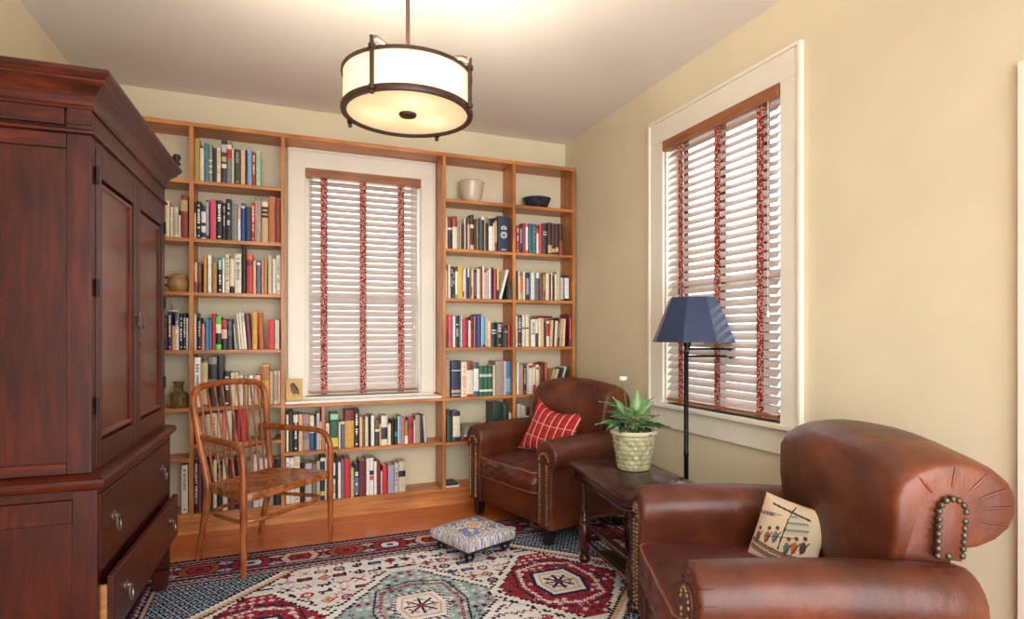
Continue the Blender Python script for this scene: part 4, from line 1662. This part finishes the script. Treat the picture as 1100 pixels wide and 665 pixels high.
for sy in (-1, 1):
    pts = smooth_path([(-LX + .024, sy * (LY + .012), .232), (-.06, sy * (LY + .045), .232), (.06, sy * (LY + .045), .232), (LX - .024, sy * (LY + .012), .232)], 6)
    MB().tube(pts, .011, 8).build('curved_stretcher', DARKW, tb, smooth=True)
    MB().box(-LX + .027, LX - .027, sy * LY - .011, sy * LY + .011, .115, .14).build('end_stretcher', DARKW, tb, bevel=.004)
MB().box(-LX + .02, LX - .02, -LY + .06, .11, .118, .132).build('low_shelf', BLACKW, tb, bevel=.003)
for sx in (-1, 1):
    MB().box(sx * (LX) - .010, sx * (LX) + .010, -LY + .03, LY - .03, .116, .136).build('shelf_bearer', DARKW, tb, bevel=.003)

# ------------------------------------------------------------------ swing-arm floor lamp
lp = thing('floor_lamp', 'black swing-arm floor lamp with navy blue faceted shade by the window', 'lamp', (2.08, 2.61, RUGT + .0003))
MB().lathe([(0, 0), (.115, 0), (.12, .006), (.118, .016), (.1, .022), (.03, .028), (.02, .045), (0, .046)], seg=32).build('base', IRON, lp, smooth=True)
MB().lathe([(0, .0465), (.0125, .047), (.0125, .62), (.0145, .625), (.0145, .64), (.0125, .645), (.0125, 1.18), (.016, 1.185), (.016, 1.2), (.0, 1.202)], seg=16).build('pole', IRON, lp, smooth=True)
rv = Vector((math.cos(.3798), -math.sin(.3798), 0))
sa = MB()
q = rv * .255
for z, off in ((1.212, .008), (1.172, -.008)):
    o_ = Vector((math.sin(.3798), math.cos(.3798), 0)) * off
    sa.tube([Vector((0, 0, z)) + o_ + rv * .0, q + o_ + Vector((0, 0, z))], .0062, 8)
sa.lathe([(0, 1.155), (.016, 1.156), (.018, 1.165), (.018, 1.22), (.016, 1.228), (0, 1.229)], q.x, q.y, 0, 14)
sa.lathe([(0, 1.2025), (.0165, 1.203), (.0165, 1.228), (.022, 1.232), (.022, 1.272), (.012, 1.28), (.012, 1.32), (0, 1.321)], 0.004, -.002, 0, 14)
sa.build('swing_arm', IRON, lp, smooth=True)
SHADE = plain('navy_shade', (30, 48, 82), .34, var=.08, scale=40, coat=.25)
SHIN = plain('shade_lining', (200, 180, 140), .6)
s_ = MB()
N = 8
a0 = math.radians(15) - .3798
cxs = rv * .036
def oct_(r, z): return [(cxs.x + r * math.cos(a0 + 2 * PI * i / N), cxs.y + r * math.sin(a0 + 2 * PI * i / N), z) for i in range(N)]
z0, z1 = 1.257 - RUGT, 1.502 - RUGT
s_.loft([oct_(.226, z0), oct_(.1265, z1)], 0, False, False)
s_.loft([oct_(.2235, z0), oct_(.124, z1)], 1, False, False)
lo = [oct_(.226, z0), oct_(.2235, z0), oct_(.1265, z1), oct_(.124, z1)]
s_.loft([lo[0], lo[1]], 0, False, False); s_.loft([lo[2], lo[3]], 0, False, False)
s_.build('lamp_shade', [SHADE, SHIN], lp, recalc=False)
hz = MB()
for i in range(3):
    a = a0 + 2 * PI * (i / 3)
    hz.tube([(cxs.x * .2, cxs.y * .2, 1.31), (cxs.x + .1 * math.cos(a), cxs.y + .1 * math.sin(a), z1 - .045)], .002, 6)
hz.build('shade_spider', IRON, lp, smooth=True)

# ------------------------------------------------------------------ potted plant
PX, PY = 1.853, 2.60
pxr = (680 - 550) / 620.04
dep_ = (EYE - TZ) * 620.04 / (503.5 - 359.2)
_c, _s = math.cos(.3798), math.sin(.3798)
PX, PY = 1.775, 2.667
def glaze():
    m, nt, b, out = new_mat('green_basket_glaze')
    br = nt.nodes.new('ShaderNodeTexNoise')
    br.inputs['Scale'].default_value = 30
    nt.links.new(coords(nt), br.inputs['Vector'])
    nt.links.new(ramp(nt, br.outputs['Fac'], [(.3, (140, 146, 104)), (.5, (178, 178, 136)), (.75, (206, 202, 166))]), b.inputs['Base Color'])
    b.inputs['Roughness'].default_value = .22
    b.inputs['Coat Weight'].default_value = .4
    return m
GLZ = glaze()
pt = thing('flower_pot', 'pale green basket-weave ceramic pot on the dark side table', 'pot', (PX, PY, TZ + .0008))
b = MB()
seg, nz = 64, 36
rings = []
for j in range(nz + 1):
    t = j / nz
    z = .012 + t * .178
    r0 = .083 + .030 * t
    rg = []
    row = int(t * 7)
    ft = (t * 7) % 1.0
    for i in range(seg):
        a = 2 * PI * i / seg
        ph = (i / seg * 14 + (row % 2) * .5) % 1.0
        w_ = math.sin(PI * ph) ** .7 * math.sin(PI * min(ft, .999)) ** .6
        r = r0 + .0065 * w_
        rg.append((r * math.cos(a), r * math.sin(a), z - .006 * math.sin(PI * ph)))
    rings.append(rg)
b.loft(rings, cap0=False, cap1=False)
b.lathe([(0, 0), (.078, 0), (.084, .003), (.087, .010), (.083, .014)], seg=48)
b.build('body', GLZ, pt, smooth=True, angle=80)
MB().lathe([(.112, .186), (.118, .188), (.126, .196), (.127, .206), (.122, .214), (.112, .214), (.106, .206), (.104, .17), (.09, .15)], seg=48).build('rim', plain('pot_rim', (214, 200, 168), .3, var=.06, coat=.3), pt, smooth=True)
MB().lathe([(0, .17), (.1035, .17), (.1035, .184), (0, .19)], seg=32).build('soil', plain('potting_soil', (44, 34, 28), .95, var=.3, scale=60), pt, smooth=True)

def leaf_mat(name, edge, mid):
    m, nt, b, out = new_mat(name)
    a = nt.nodes.new('ShaderNodeAttribute'); a.attribute_name = 'Col'
    nt.links.new(a.outputs['Color'], b.inputs['Base Color'])
    b.inputs['Roughness'].default_value = .4
    b.inputs['Subsurface Weight'].default_value = 0.0
    tl = nt.nodes.new('ShaderNodeBsdfTranslucent')
    nt.links.new(a.outputs['Color'], tl.inputs[0])
    mx = nt.nodes.new('ShaderNodeMixShader'); mx.inputs[0].default_value = .25
    nt.links.new(b.outputs[0], mx.inputs[1]); nt.links.new(tl.outputs[0], mx.inputs[2])
    nt.links.new(mx.outputs[0], out.inputs[0])
    return m
LEAFM = leaf_mat('arrowhead_leaf', 0, 0)
STEMM = plain('leaf_stem', (110, 150, 84), .5)
plant = thing('arrowhead_plant', 'green and white arrowhead plant growing in the pale green pot', 'plant', (PX, PY, TZ + .19))
rl = random.Random(5)
def leaf(base, tip, width, green, light, curl):
    """arrow-shaped blade from base to tip"""
    base, tip = Vector(base), Vector(tip)
    d = tip - base; Ln = d.length; d.normalize()
    sd = d.cross(Vector((0, 0, 1))); sd.normalize()
    up = sd.cross(d)
    V, F, C = [], [], []
    nu, nv = 14, 8
    def half(t):      # outline half-width, with back lobes
        if t < .18: return .62 + .38 * (t / .18)
        return max(0.0, 1 - ((t - .18) / .82)) ** .85
    for i in range(nu + 1):
        t = i / nu
        for j in range(nv + 1):
            s = j / nv * 2 - 1
            wv = width * half(t) * s
            back = -.26 * Ln * max(0, abs(s) - .15) * max(0, 1 - t * 3.2)
            z = curl * Ln * (t * t) * -.35 + abs(s) * width * .30 + .004 * math.sin(9 * t + 3 * s)
            V.append(base + d * (t * Ln + back) + sd * wv + up * z)
    for i in range(nu):
        for j in range(nv):
            a = i * (nv + 1) + j
            F.append([a, a + 1, a + nv + 2, a + nv + 1])
            s = abs((j + .5) / nv * 2 - 1)
            t = (i + .5) / nu
            k = max(0, 1 - s * 1.5) * light
            c = np.array(lin(green)) * (1 - k) + np.array(lin((214, 230, 200))) * k
            C.append(c)
    return color_mesh('leaf', [tuple(v) for v in V], F, np.array(C), LEAFM, plant)
# camera-right and toward-camera axes on the table
rgt = Vector((_c, -_s, 0)); near = Vector((-_s, -_c, 0))
spec = [  # (sideways, near, height) of base, of tip, width, tint, light
 ((-.05, .03, .06), (-.195, .08, .085), .038, 0, .8), ((-.06, 0, .11), (-.105, .06, .215), .03, 1, .9), ((-.03, .05, .08), (-.13, .13, .13), .036, 0, .6),
 ((.02, .0, .13), (.012, .03, .245), .034, 1, 1.), ((.045, .02, .11), (.075, .08, .19), .034, 1, .8), ((.06, .03, .05), (.165, .06, .06), .032, 2, .3),
 ((.03, .06, .05), (.10, .15, .07), .038, 2, .35), ((-.01, .07, .05), (-.04, .17, .06), .04, 0, .5), ((-.05, .06, .04), (-.09, .13, .03), .036, 2, .2),
 ((.06, -.02, .07), (.14, -.06, .10), .034, 0, .6), ((.0, -.05, .09), (.02, -.14, .14), .036, 0, .5), ((-.05, -.04, .09), (-.13, -.10, .12), .034, 0, .6),
 ((.01, .03, .09), (.05, .12, .12), .034, 1, .7), ((-.02, .02, .12), (-.06, .09, .16), .03, 1, .7), ((-.07, .02, .05), (-.15, .05, .03), .036, 2, .1), ((.05, .0, .06), (.12, .04, .045), .038, 2, .1), ((-.03, -.02, .12), (-.16, -.02, .19), .032, 0, .9), ((.03, -.03, .12), (.11, -.05, .20), .032, 1, .8), ((.0, .07, .07), (.03, .16, .085), .036, 0, .3), ((-.06, .05, .07), (-.15, .12, .06), .036, 0, .4), ((.04, .05, .03), (.06, .125, .015), .036, 2, .1), ((.0, .05, .03), (-.01, .12, .01), .036, 2, .1)]
tints = [(66, 128, 68), (120, 170, 96), (36, 92, 46)]
sm = MB()
for bs, tp_, wd, ti, lt in spec:
    B = rgt * bs[0] + near * bs[1] + Vector((0, 0, bs[2])); T_ = rgt * tp_[0] * 1.1 + near * tp_[1] + Vector((0, 0, tp_[2] * 1.02))
    leaf(B, T_, wd * 1.12, tints[ti], lt, .5)
    r0 = Vector((B.x * .3, B.y * .3, -.005))
    sm.tube(smooth_path([r0, r0.lerp(B, .55) + Vector((0, 0, .012)), B], 4), .0022, 6)
fl = rgt * -.045 + near * -.06
sm.tube(smooth_path([Vector((0, 0, -.005)), fl * .6 + Vector((0, 0, .12)), fl + Vector((0, 0, .288))], 6), .0016, 6)
sm.build('stems', STEMM, plant, smooth=True)
fw = MB()
for i in range(6):
    a = i * PI / 3
    fw.ball((fl.x + .013 * math.cos(a), fl.y + .013 * math.sin(a), .292 + .006 * (i % 2)), .011, 8)
fw.ball((fl.x, fl.y, .298), .011, 8)
fw.build('blossom', plain('white_blossom', (226, 232, 220), .7), plant, smooth=True)

# ------------------------------------------------------------------ footstool
fs = thing('footstool', 'small low footstool with blue and cream tapestry top on the rug', 'footstool', (1.073, 3.324, RUGT + .0003), math.radians(20.9))
for sx in (-1, 1):
    for sy in (-1, 1):
        MB().lathe([(0, 0), (.016, .001), (.026, .010), (.03, .024), (.025, .038), (.014, .046), (.016, .049), (.0, .050)], sx * .135, sy * .135, 0, 18).build('foot', BLACKW, fs, smooth=True)
MB().box(-.172, .172, -.172, .172, .0505, .064).build('frame', BLACKW, fs, bevel=.005)
def stool_col(x, y):
    g = lambda c: np.array(lin(c))
    r = math.hypot(x, y)
    h = math.sin(x * 61 + 3 * math.sin(y * 43)) * math.sin(y * 57 + 2.3 * math.sin(x * 37))
    c = g((222, 214, 196))
    if h > -.12: c = g((120, 138, 176))
    elif h < -.62: c = g((206, 172, 132))
    if abs(h + .12) < .05: c = g((72, 86, 124))
    if r < .048 + .006 * math.cos(8 * math.atan2(y, x)): c = g((216, 176, 130))
    elif r < .058 + .006 * math.cos(8 * math.atan2(y, x)): c = g((232, 226, 214))
    elif .085 < r < .115 and math.cos(4 * math.atan2(y, x) * 2) > .1: c = g((236, 228, 206)) if h > 0 else g((96, 118, 164))
    if max(abs(x), abs(y)) > .135:
        q = math.sin((x + y) * 90) * math.sin((x - y) * 70)
        c = g((206, 184, 150)) if q > .45 else (g((186, 128, 104)) if q < -.75 else g((206, 208, 210)) if q < 0 else g((116, 134, 172)))
    return c
V, F, C = [], [], []
n = 96
hw = .178
def top_z(u, v):
    return .116 + .030 * ((1 - abs(u) ** 3) * (1 - abs(v) ** 3)) ** .6
for j in range(n + 1):
    for i in range(n + 1):
        u, v = i / n * 2 - 1, j / n * 2 - 1
        V.append((u * hw, v * hw, top_z(u, v)))
for j in range(n):
    for i in range(n):
        a = j * (n + 1) + i
        F.append([a, a + 1, a + n + 2, a + n + 1])
        C.append(stool_col((i + .5) / n * 2 * hw - hw, (j + .5) / n * 2 * hw - hw))
# sides
loop = [i for i in range(n)] + [n + j * (n + 1) for j in range(n)] + [n * (n + 1) + n - i for i in range(n)] + [(n - j) * (n + 1) for j in range(n)]
prev = loop
for k, (z, ins) in enumerate(((.108, -.004), (.09, -.004), (.0645, .002))):
    base = len(V)
    for idx in loop:
        x, y, _ = V[idx]
        V.append((x * (1 - ins / hw), y * (1 - ins / hw), z))
    cur = [base + i for i in range(len(loop))]
    for i in range(len(loop)):
        j = (i + 1) % len(loop)
        F.append([prev[j], prev[i], cur[i], cur[j]])
        x, y, _ = V[loop[i]]
        C.append(stool_col(x * (1 - .02 * k), y * (1 - .02 * k)))
    prev = cur
color_mesh('cushion_top', V, F, np.array(C), TAPES, fs)

# ------------------------------------------------------------------ rug
RX, RY, HXR, HYR = .62, 2.72, 1.56, 1.035
cell = .006
nx, ny = int(2 * HXR / cell), int(2 * HYR / cell)
xs = (np.arange(nx) + .5) * cell - nx * cell / 2
ys = (np.arange(ny) + .5) * cell - ny * cell / 2
X, Y = np.meshgrid(xs, ys)
A, B_ = np.abs(X), np.abs(Y)
P_ = {k: np.array(lin(c)) for k, c in dict(cream=(222, 219, 216), red=(150, 44, 54), deep=(110, 34, 46), navy=(36, 38, 62), black=(34, 30, 36), teal=(148, 168, 168), tan=(206, 172, 138),
      pink=(206, 164, 154), blue=(84, 104, 140), pale=(206, 214, 216), rust=(156, 74, 54), ltblue=(150, 178, 196)).items()}
col = np.zeros((ny, nx, 3)); col[:] = P_['cream']
def put(mask, k): col[mask] = P_[k]
rng = np.random.RandomState(3)
def cellhash(ix, iy, s=0):
    v = np.sin(ix * 127.1 + iy * 311.7 + s * 74.7) * 43758.5453
    return v - np.floor(v)
E_ = np.minimum(HXR - A, HYR - B_)
st_ = .018
Aq, Bq = np.floor(A / st_) * st_, np.floor(B_ / st_) * st_
FX, FY = HXR - .36, HYR - .36         # field half-size
field = E_ > .36
# ---- scattered field motifs
g = .092
ix, iy = np.floor(X / g), np.floor(Y / g)
lx, ly = X / g - ix - .5, Y / g - iy - .5
h1, h2, h3 = cellhash(ix, iy, 1), cellhash(ix, iy, 2), cellhash(ix, iy, 3)
lx2 = lx + (h2 - .5) * .22; ly2 = ly + (h3 - .5) * .22
dm = np.abs(lx2) + np.abs(ly2)
mx = np.maximum(np.abs(lx2), np.abs(ly2))
typ = np.floor(h1 * 7)
cA = np.where((h2 > .5)[..., None], P_['navy'], np.where((h3 > .5)[..., None], P_['red'], P_['black']))
cB = np.where((h3 > .66)[..., None], P_['tan'], np.where((h2 > .4)[..., None], P_['red'], P_['blue']))
def put3(mask, arr): col[mask] = arr[mask]
put3(field & (typ == 0) & (dm < .40), cA); put3(field & (typ == 0) & (dm < .29), cB); put3(field & (typ == 0) & (dm < .12), cA)
put3(field & (typ == 1) & (((np.abs(lx2) < .07) & (np.abs(ly2) < .34)) | ((np.abs(ly2) < .07) & (np.abs(lx2) < .34)) | (np.abs(dm - .30) < .05)), cA)
put3(field & (typ == 2) & (np.maximum(np.abs(lx2) * .8, np.abs(ly2) * 1.5) < .32), cA); put3(field & (typ == 2) & (np.maximum(np.abs(lx2) * .8, np.abs(ly2) * 1.5) < .2), cB)
zig = np.abs(((lx2 * 3) % 1.0) - .5)
put3(field & (typ == 3) & (np.abs(ly2 - (zig - .25) * .5) < .07) & (np.abs(lx2) < .45), cA)
put3(field & (typ == 4) & (np.abs(np.hypot(lx2, ly2) - .26) < .075), cA); put3(field & (typ == 4) & (np.hypot(lx2, ly2) < .12), cB)
put3(field & (typ == 5) & (np.abs(np.abs(lx2) - np.abs(ly2)) < .075) & (mx < .36), cB); put3(field & (typ == 5) & (mx < .10), cA)
bird = ((np.abs(lx2) < .38) & (np.abs(ly2 + .05) < .10)) | ((np.abs(lx2 - .26) < .08) & (ly2 > 0) & (ly2 < .34)) | ((np.abs(lx2 + .12) < .05) & (ly2 < 0) & (ly2 > -.34))
put3(field & (typ == 6) & bird, cA)
g2 = .032
ix2, iy2 = np.floor(X / g2), np.floor(Y / g2)
hh = cellhash(ix2, iy2, 9)
q = np.abs(X / g2 - ix2 - .5) + np.abs(Y / g2 - iy2 - .5)
empty_ = np.all(np.abs(col - P_['cream']) < 1e-6, axis=2)
cC = np.where((hh > .85)[..., None], P_['red'], np.where((hh > .75)[..., None], P_['navy'], P_['tan']))
put3(field & (hh > .62) & (q < .33) & empty_, cC)
# ---- medallions
def medallion(mx_, kind):
    dx, dy = np.abs(X - mx_), B_
    dxq, dyq = np.floor(dx / st_) * st_, np.floor(dy / st_) * st_
    rx, ry = (.335, .46) if kind else (.40, .50)
    d = dxq / rx + dyq / ry
    d2 = np.maximum(d, dyq / (ry * .86))
    put((d2 < 1.15) & field, 'black'); put((d2 < 1.12) & field, 'cream'); put((d2 < 1.0) & field, 'black')
    inner = (d2 < .965) & field
    put(inner, 'red' if kind else 'teal')
    # small filler
    g3 = .043
    a, b = np.floor((X - mx_) / g3), np.floor(Y / g3)
    hx = cellhash(a, b, 20 + kind)
    qq = np.abs((X - mx_) / g3 - a - .5) + np.abs(Y / g3 - b - .5)
    cc = np.where((hx > .6)[..., None], P_['cream'], np.where((hx > .3)[..., None], P_['navy'], P_['deep'] if kind else P_['red']))
    put3(inner & (qq < .38) & (qq > .18) & (hx > .12), cc)
    put3(inner & (qq < .10), np.where((hx > .5)[..., None], P_['tan'], P_['black']))
    # pale hooked band
    band = np.abs(np.maximum(dx / .235, dy / .30) + .35 * (dx / .235 + dy / .30) - 1.12) < .05
    put(band & inner & ((np.floor((X - mx_) / .012) + np.floor(Y / .012)) % 3 > 0), 'cream' if kind else 'red')
    rr2 = np.abs(np.maximum(dx / .235, dy / .30) + .35 * (dx / .235 + dy / .30) - 1.30) < .03
    put(rr2 & inner, 'navy')
    # core hexagon
    hexd = np.maximum(dx / .125 + dy / .25 * .5, dy / .135)
    put(hexd < 1.16, 'navy'); 
    dash = (np.floor((X + Y) / .016) % 2) == 0
    put((hexd < 1.16) & (hexd > 1.0) & dash, 'cream' if not kind else 'navy')
    put(hexd < .98, 'cream'); put((hexd < .80) & (hexd > .72), 'tan'); 
    star = (np.minimum(np.minimum(dx, dy), np.abs(dx - dy) * .7) < .008) & (np.hypot(dx, dy) < .085)
    put(star, 'navy')
    put((np.abs(np.hypot(dx, dy) - .062) < .008) & (hexd < .9) & (dash), 'rust')
    put((np.abs(dx) + np.abs(dy)) < .022, 'red')
for mx_, kd_ in ((-.73, 1), (0, 0), (.73, 1)):
    medallion(mx_, kd_)
# ---- lattice spandrels in the four corners of the field
cd = (FX - Aq) + (FY - Bq)
sp = field & (cd < .70)
put(sp, 'black'); put(sp & (cd < .675), 'tan'); put(sp & (cd < .64), 'cream'); put(sp & (cd < .605), 'navy')
inn = sp & (cd < .585)
L1 = ((X + Y * .6) % .052) / .052; L2 = ((X - Y * .6) % .052) / .052
put(inn, 'navy')
put(inn & ((L1 < .16) | (L2 < .16)), 'ltblue')
put(inn & (np.abs(L1 - .58) < .16) & (np.abs(L2 - .58) < .16), 'pale')
put(inn & (np.abs(L1 - .58) < .09) & (np.abs(L2 - .58) < .09), 'red')
# ---- borders: t runs along the border, e across it
horiz = (HYR - B_) < (HXR - A)
T_ = np.where(horiz, X, Y)
def band_(a, b): return (E_ >= a) & (E_ < b)
put(band_(0, .36), 'navy')
put(band_(0.0, .014), 'black')
z1_ = np.abs(((T_ / .030) % 1.0) - .5) * .03
put(band_(.014, .075), 'navy')
put(band_(.02, .07) & (np.abs(E_ - .035 - z1_) < .006), 'pink')
put(band_(.02, .07) & (np.abs(E_ - .050 - z1_) < .004), 'red')
put(band_(.075, .082), 'pale'); put(band_(.082, .088), 'black')
# main red band with hexagons
put(band_(.088, .262), 'deep')
u = ((T_ + .13) % .26) / .26 - .5
w_ = (E_ - .175) / .174
hexm = np.maximum(np.abs(u) * 2.3 + np.abs(w_) * .6, np.abs(w_) * 2.15)
put(band_(.088, .262) & (hexm < 1.02), 'black')
alt = np.floor((T_ + .13) / .26) % 3
cm = np.where((alt == 0)[..., None], P_['red'], np.where((alt == 1)[..., None], P_['pink'], P_['rust']))
put3(band_(.088, .262) & (hexm < .92), cm)
put(band_(.088, .262) & (hexm < .60), 'black'); put3(band_(.088, .262) & (hexm < .50), np.where((alt == 0)[..., None], P_['pale'], P_['red']))
put(band_(.088, .262) & (hexm < .2), 'navy')
u2 = (T_ % .26) / .26 - .5
put(band_(.088, .262) & (np.abs(u2) * 3 + np.abs(np.abs(w_) - .3) * 4 < .55), 'ltblue')
put(band_(.088, .262) & (np.abs(u2) < .012), 'red')
fine = (np.floor(T_ / .0225) + np.floor(E_ / .0225)) % 2
put(band_(.092, .258) & (hexm > 1.15) & (fine == 0) & (cellhash(np.floor(T_ / .0225), np.floor(E_ / .0225), 5) > .62), 'pink')
put(band_(.262, .268), 'black'); put(band_(.268, .275), 'pale')
put(band_(.275, .33), 'navy')
z2_ = np.abs(((T_ / .038) % 1.0) - .5) * .03
put(band_(.278, .328) & (np.abs(E_ - .296 - z2_) < .006), 'red'); put(band_(.278, .328) & (np.abs(E_ - .309 - z2_) < .004), 'pale')
put(band_(.33, .337), 'black'); put(band_(.337, .352), 'pink'); put(band_(.352, .36), 'navy')
# slight dye unevenness of hand-spun wool
ab = 1 + .07 * np.sin(ys * 23 + 1.3 * np.sin(ys * 61))[:, None] + rng.uniform(-.10, .10, (ny, nx))
col = np.clip(col * ab[..., None], 0, 1)
gx = np.arange(nx + 1) * cell - nx * cell / 2; gy = np.arange(ny + 1) * cell - ny * cell / 2
GX, GY = np.meshgrid(gx, gy)
GZ = np.full_like(GX, RUGT) - .0012 * (rng.rand(*GX.shape) > .5)
V = np.stack([GX, GY, GZ], -1).reshape(-1, 3)
ii, jj = np.meshgrid(np.arange(nx), np.arange(ny))
a = (jj * (nx + 1) + ii).ravel()
F = np.stack([a, a + 1, a + nx + 2, a + nx + 1], 1)
C = col.reshape(-1, 3)
# edge skirt down to the floor
edge = [(i) for i in range(nx)] + [nx + j * (nx + 1) for j in range(ny)] + [ny * (nx + 1) + nx - i for i in range(nx)] + [(ny - j) * (nx + 1) for j in range(ny)]
lowv = V[edge].copy(); lowv[:, 2] = .0003
base = len(V)
V = np.concatenate([V, lowv])
m = len(edge); e_ = np.array(edge); k = np.arange(m)
Fs = np.stack([np.roll(e_, -1), e_, base + k, base + (k + 1) % m], 1)
F = np.concatenate([F, Fs]); C = np.concatenate([C, np.tile(P_['navy'], (m, 1))])
WOOL = attr_mat('rug_wool', .95, 700, .35)
rug = color_mesh('rug', V, F, C, WOOL, smooth=False)
rug.location = (RX, RY, 0)
tag(rug, 'cream and red Persian style rug with geometric medallions covering the floor', 'rug')

# ------------------------------------------------------------------ pendant lamp
pd = thing('pendant_lamp', 'round drum ceiling lamp with bronze frame hanging on a rod', 'ceiling lamp', (.457, 2.24, 2.155))
def emit_mat(name, c, e, strength, trans=.5):
    m = bpy.data.materials.new(name); m.use_nodes = True
    nt = m.node_tree; nt.nodes.clear()
    out = nt.nodes.new('ShaderNodeOutputMaterial')
    tl = nt.nodes.new('ShaderNodeBsdfTranslucent'); tl.inputs[0].default_value = rgba(c)
    df = nt.nodes.new('ShaderNodeBsdfDiffuse'); df.inputs[0].default_value = rgba(c)
    mx = nt.nodes.new('ShaderNodeMixShader'); mx.inputs[0].default_value = trans
    nt.links.new(df.outputs[0], mx.inputs[1]); nt.links.new(tl.outputs[0], mx.inputs[2])
    em = nt.nodes.new('ShaderNodeEmission'); em.inputs[0].default_value = rgba(e); em.inputs[1].default_value = strength
    ad = nt.nodes.new('ShaderNodeAddShader')
    nt.links.new(mx.outputs[0], ad.inputs[0]); nt.links.new(em.outputs[0], ad.inputs[1])
    nt.links.new(ad.outputs[0], out.inputs[0])
    return m
SHADEL = emit_mat('lamp_fabric_lit', (244, 232, 206), (255, 234, 196), .25, .09)
DIFFL = emit_mat('lamp_diffuser_lit', (244, 236, 214), (255, 232, 188), .22, .08)
RL, HL = .243, .145
sh_ = MB()
sh_.loft([[(r * math.cos(2 * PI * i / 64), r * math.sin(2 * PI * i / 64), z) for i in range(64)] for r, z in ((RL, .01), (RL, HL), (RL - .002, HL), (RL - .002, .01))], closed=True)
sh_.build('drum_shade', SHADEL, pd, smooth=True)
MB().lathe([(0, .004), (RL - .003, .008), (RL - .003, .012), (0, .008)], seg=64).build('diffuser', DIFFL, pd, smooth=True)
fr = MB()
circ = lambda r, z: [(r * math.cos(2 * PI * i / 64), r * math.sin(2 * PI * i / 64), z) for i in range(64)]
fr.loft([circ(RL - .012, -.002), circ(RL + .008, -.004), circ(RL + .011, .006), circ(RL + .008, .018), circ(RL + .0015, .018), circ(RL + .0015, .003), circ(RL - .012, .003)], closed=True)
fr.loft([circ(RL + .0015, HL - .006), circ(RL + .008, HL - .006), circ(RL + .008, HL + .006), circ(RL - .003, HL + .006), circ(RL - .003, HL + .001), circ(RL + .0015, HL + .001)], closed=True)
fr.build('hoop', BRONZE, pd, smooth=True)
for k in range(4):
    t = math.radians(18 + 90 * k)
    d = rgt * math.cos(t) + near * math.sin(t)
    p = MB()
    c = d * (RL + .017)
    p.lathe([(0, -.02), (.007, -.018), (.009, -.012), (.006, -.006), (.012, -.002), (.012, .012), (.008, .016), (.008, HL - .01), (.013, HL - .006), (.013, HL + .008), (.008, HL + .012), (.007, HL + .03), (.009, HL + .036), (0, HL + .042)], c.x, c.y, 0, 12)
    p.build('post', BRONZE, pd, smooth=True)
    a_ = MB()
    q = [c + Vector((0, 0, HL + .028)), d * (RL - .02) + Vector((0, 0, HL + .046)), d * (RL * .6) + Vector((0, 0, HL + .048)), d * (RL * .3) + Vector((0, 0, HL + .03)), d * .02 + Vector((0, 0, HL - .0))]
    a_.tube(smooth_path(q, 6), .0065, 8, flat=1.3)
    a_.build('strap', BRONZE, pd, smooth=True)
MB().lathe([(0, HL - .03), (.022, HL - .028), (.024, HL), (.012, HL + .012), (.0085, HL + .016), (.0085, ZC - 2.155 - .03), (0, ZC - 2.155 - .029)], seg=16).build('rod', BRONZE, pd, smooth=True)
MB().lathe([(0, ZC - 2.155 - .028), (.03, ZC - 2.155 - .026), (.062, ZC - 2.155 - .012), (.065, ZC - 2.155 - .001), (0, ZC - 2.155 - .0005)], seg=24).build('canopy', BRONZE, pd, smooth=True)
MB().lathe([(0, -.012), (.012, -.012), (.03, -.006), (.034, .0), (.034, .0035), (0, .0038)], seg=28).build('finial', BRONZE, pd, smooth=True)

# ------------------------------------------------------------------ lights
def point(name, loc, power, col, r):
    l = bpy.data.lights.new(name, 'POINT'); l.energy = power; l.color = col; l.shadow_soft_size = r
    o = bpy.data.objects.new(name, l); COL.objects.link(o); o.location = loc
    return o
for k in range(3):
    a = 2 * PI * k / 3 + .5
    point('bulb', (.457 + .11 * math.cos(a), 2.24 + .11 * math.sin(a), 2.155 + .075), BULB_W, (1.0, .93, .80), .025)
wld = bpy.data.worlds.new('sky'); scene.world = wld
wld.use_nodes = True
bg = wld.node_tree.nodes['Background']
bg.inputs[0].default_value = (.93, .97, 1.0, 1)
bg.inputs[1].default_value = SKY
sl = bpy.data.lights.new('fill_sun', 'SUN'); sl.energy = SUNE; sl.angle = math.radians(70); sl.color = (1, .98, .95)  # soft fill sun added behind the camera to brighten shelf fronts and floor
so = bpy.data.objects.new('fill_sun', sl); COL.objects.link(so)
so.location = (-.6, -3, 3)
so.rotation_euler = Vector((.25, 1, -.30)).to_track_quat('-Z', 'Y').to_euler()

# ------------------------------------------------------------------ camera
cam = bpy.data.cameras.new('camera')
co = bpy.data.objects.new('camera', cam); COL.objects.link(co)
co.location = (0, 0, EYE)
co.rotation_euler = (PI / 2, 0, -.3798)
cam.sensor_width = 36; cam.sensor_fit = 'HORIZONTAL'
cam.lens = 36 * 620.04 / 1100
cam.shift_y = (359.2 - 332.5) / 1100
cam.clip_start = .02
scene.camera = co
vs_ = scene.view_settings
vs_.view_transform = 'Standard'; vs_.look = 'None'; vs_.gamma = 1.0; vs_.use_curve_mapping = False
vs_.exposure = EXPO
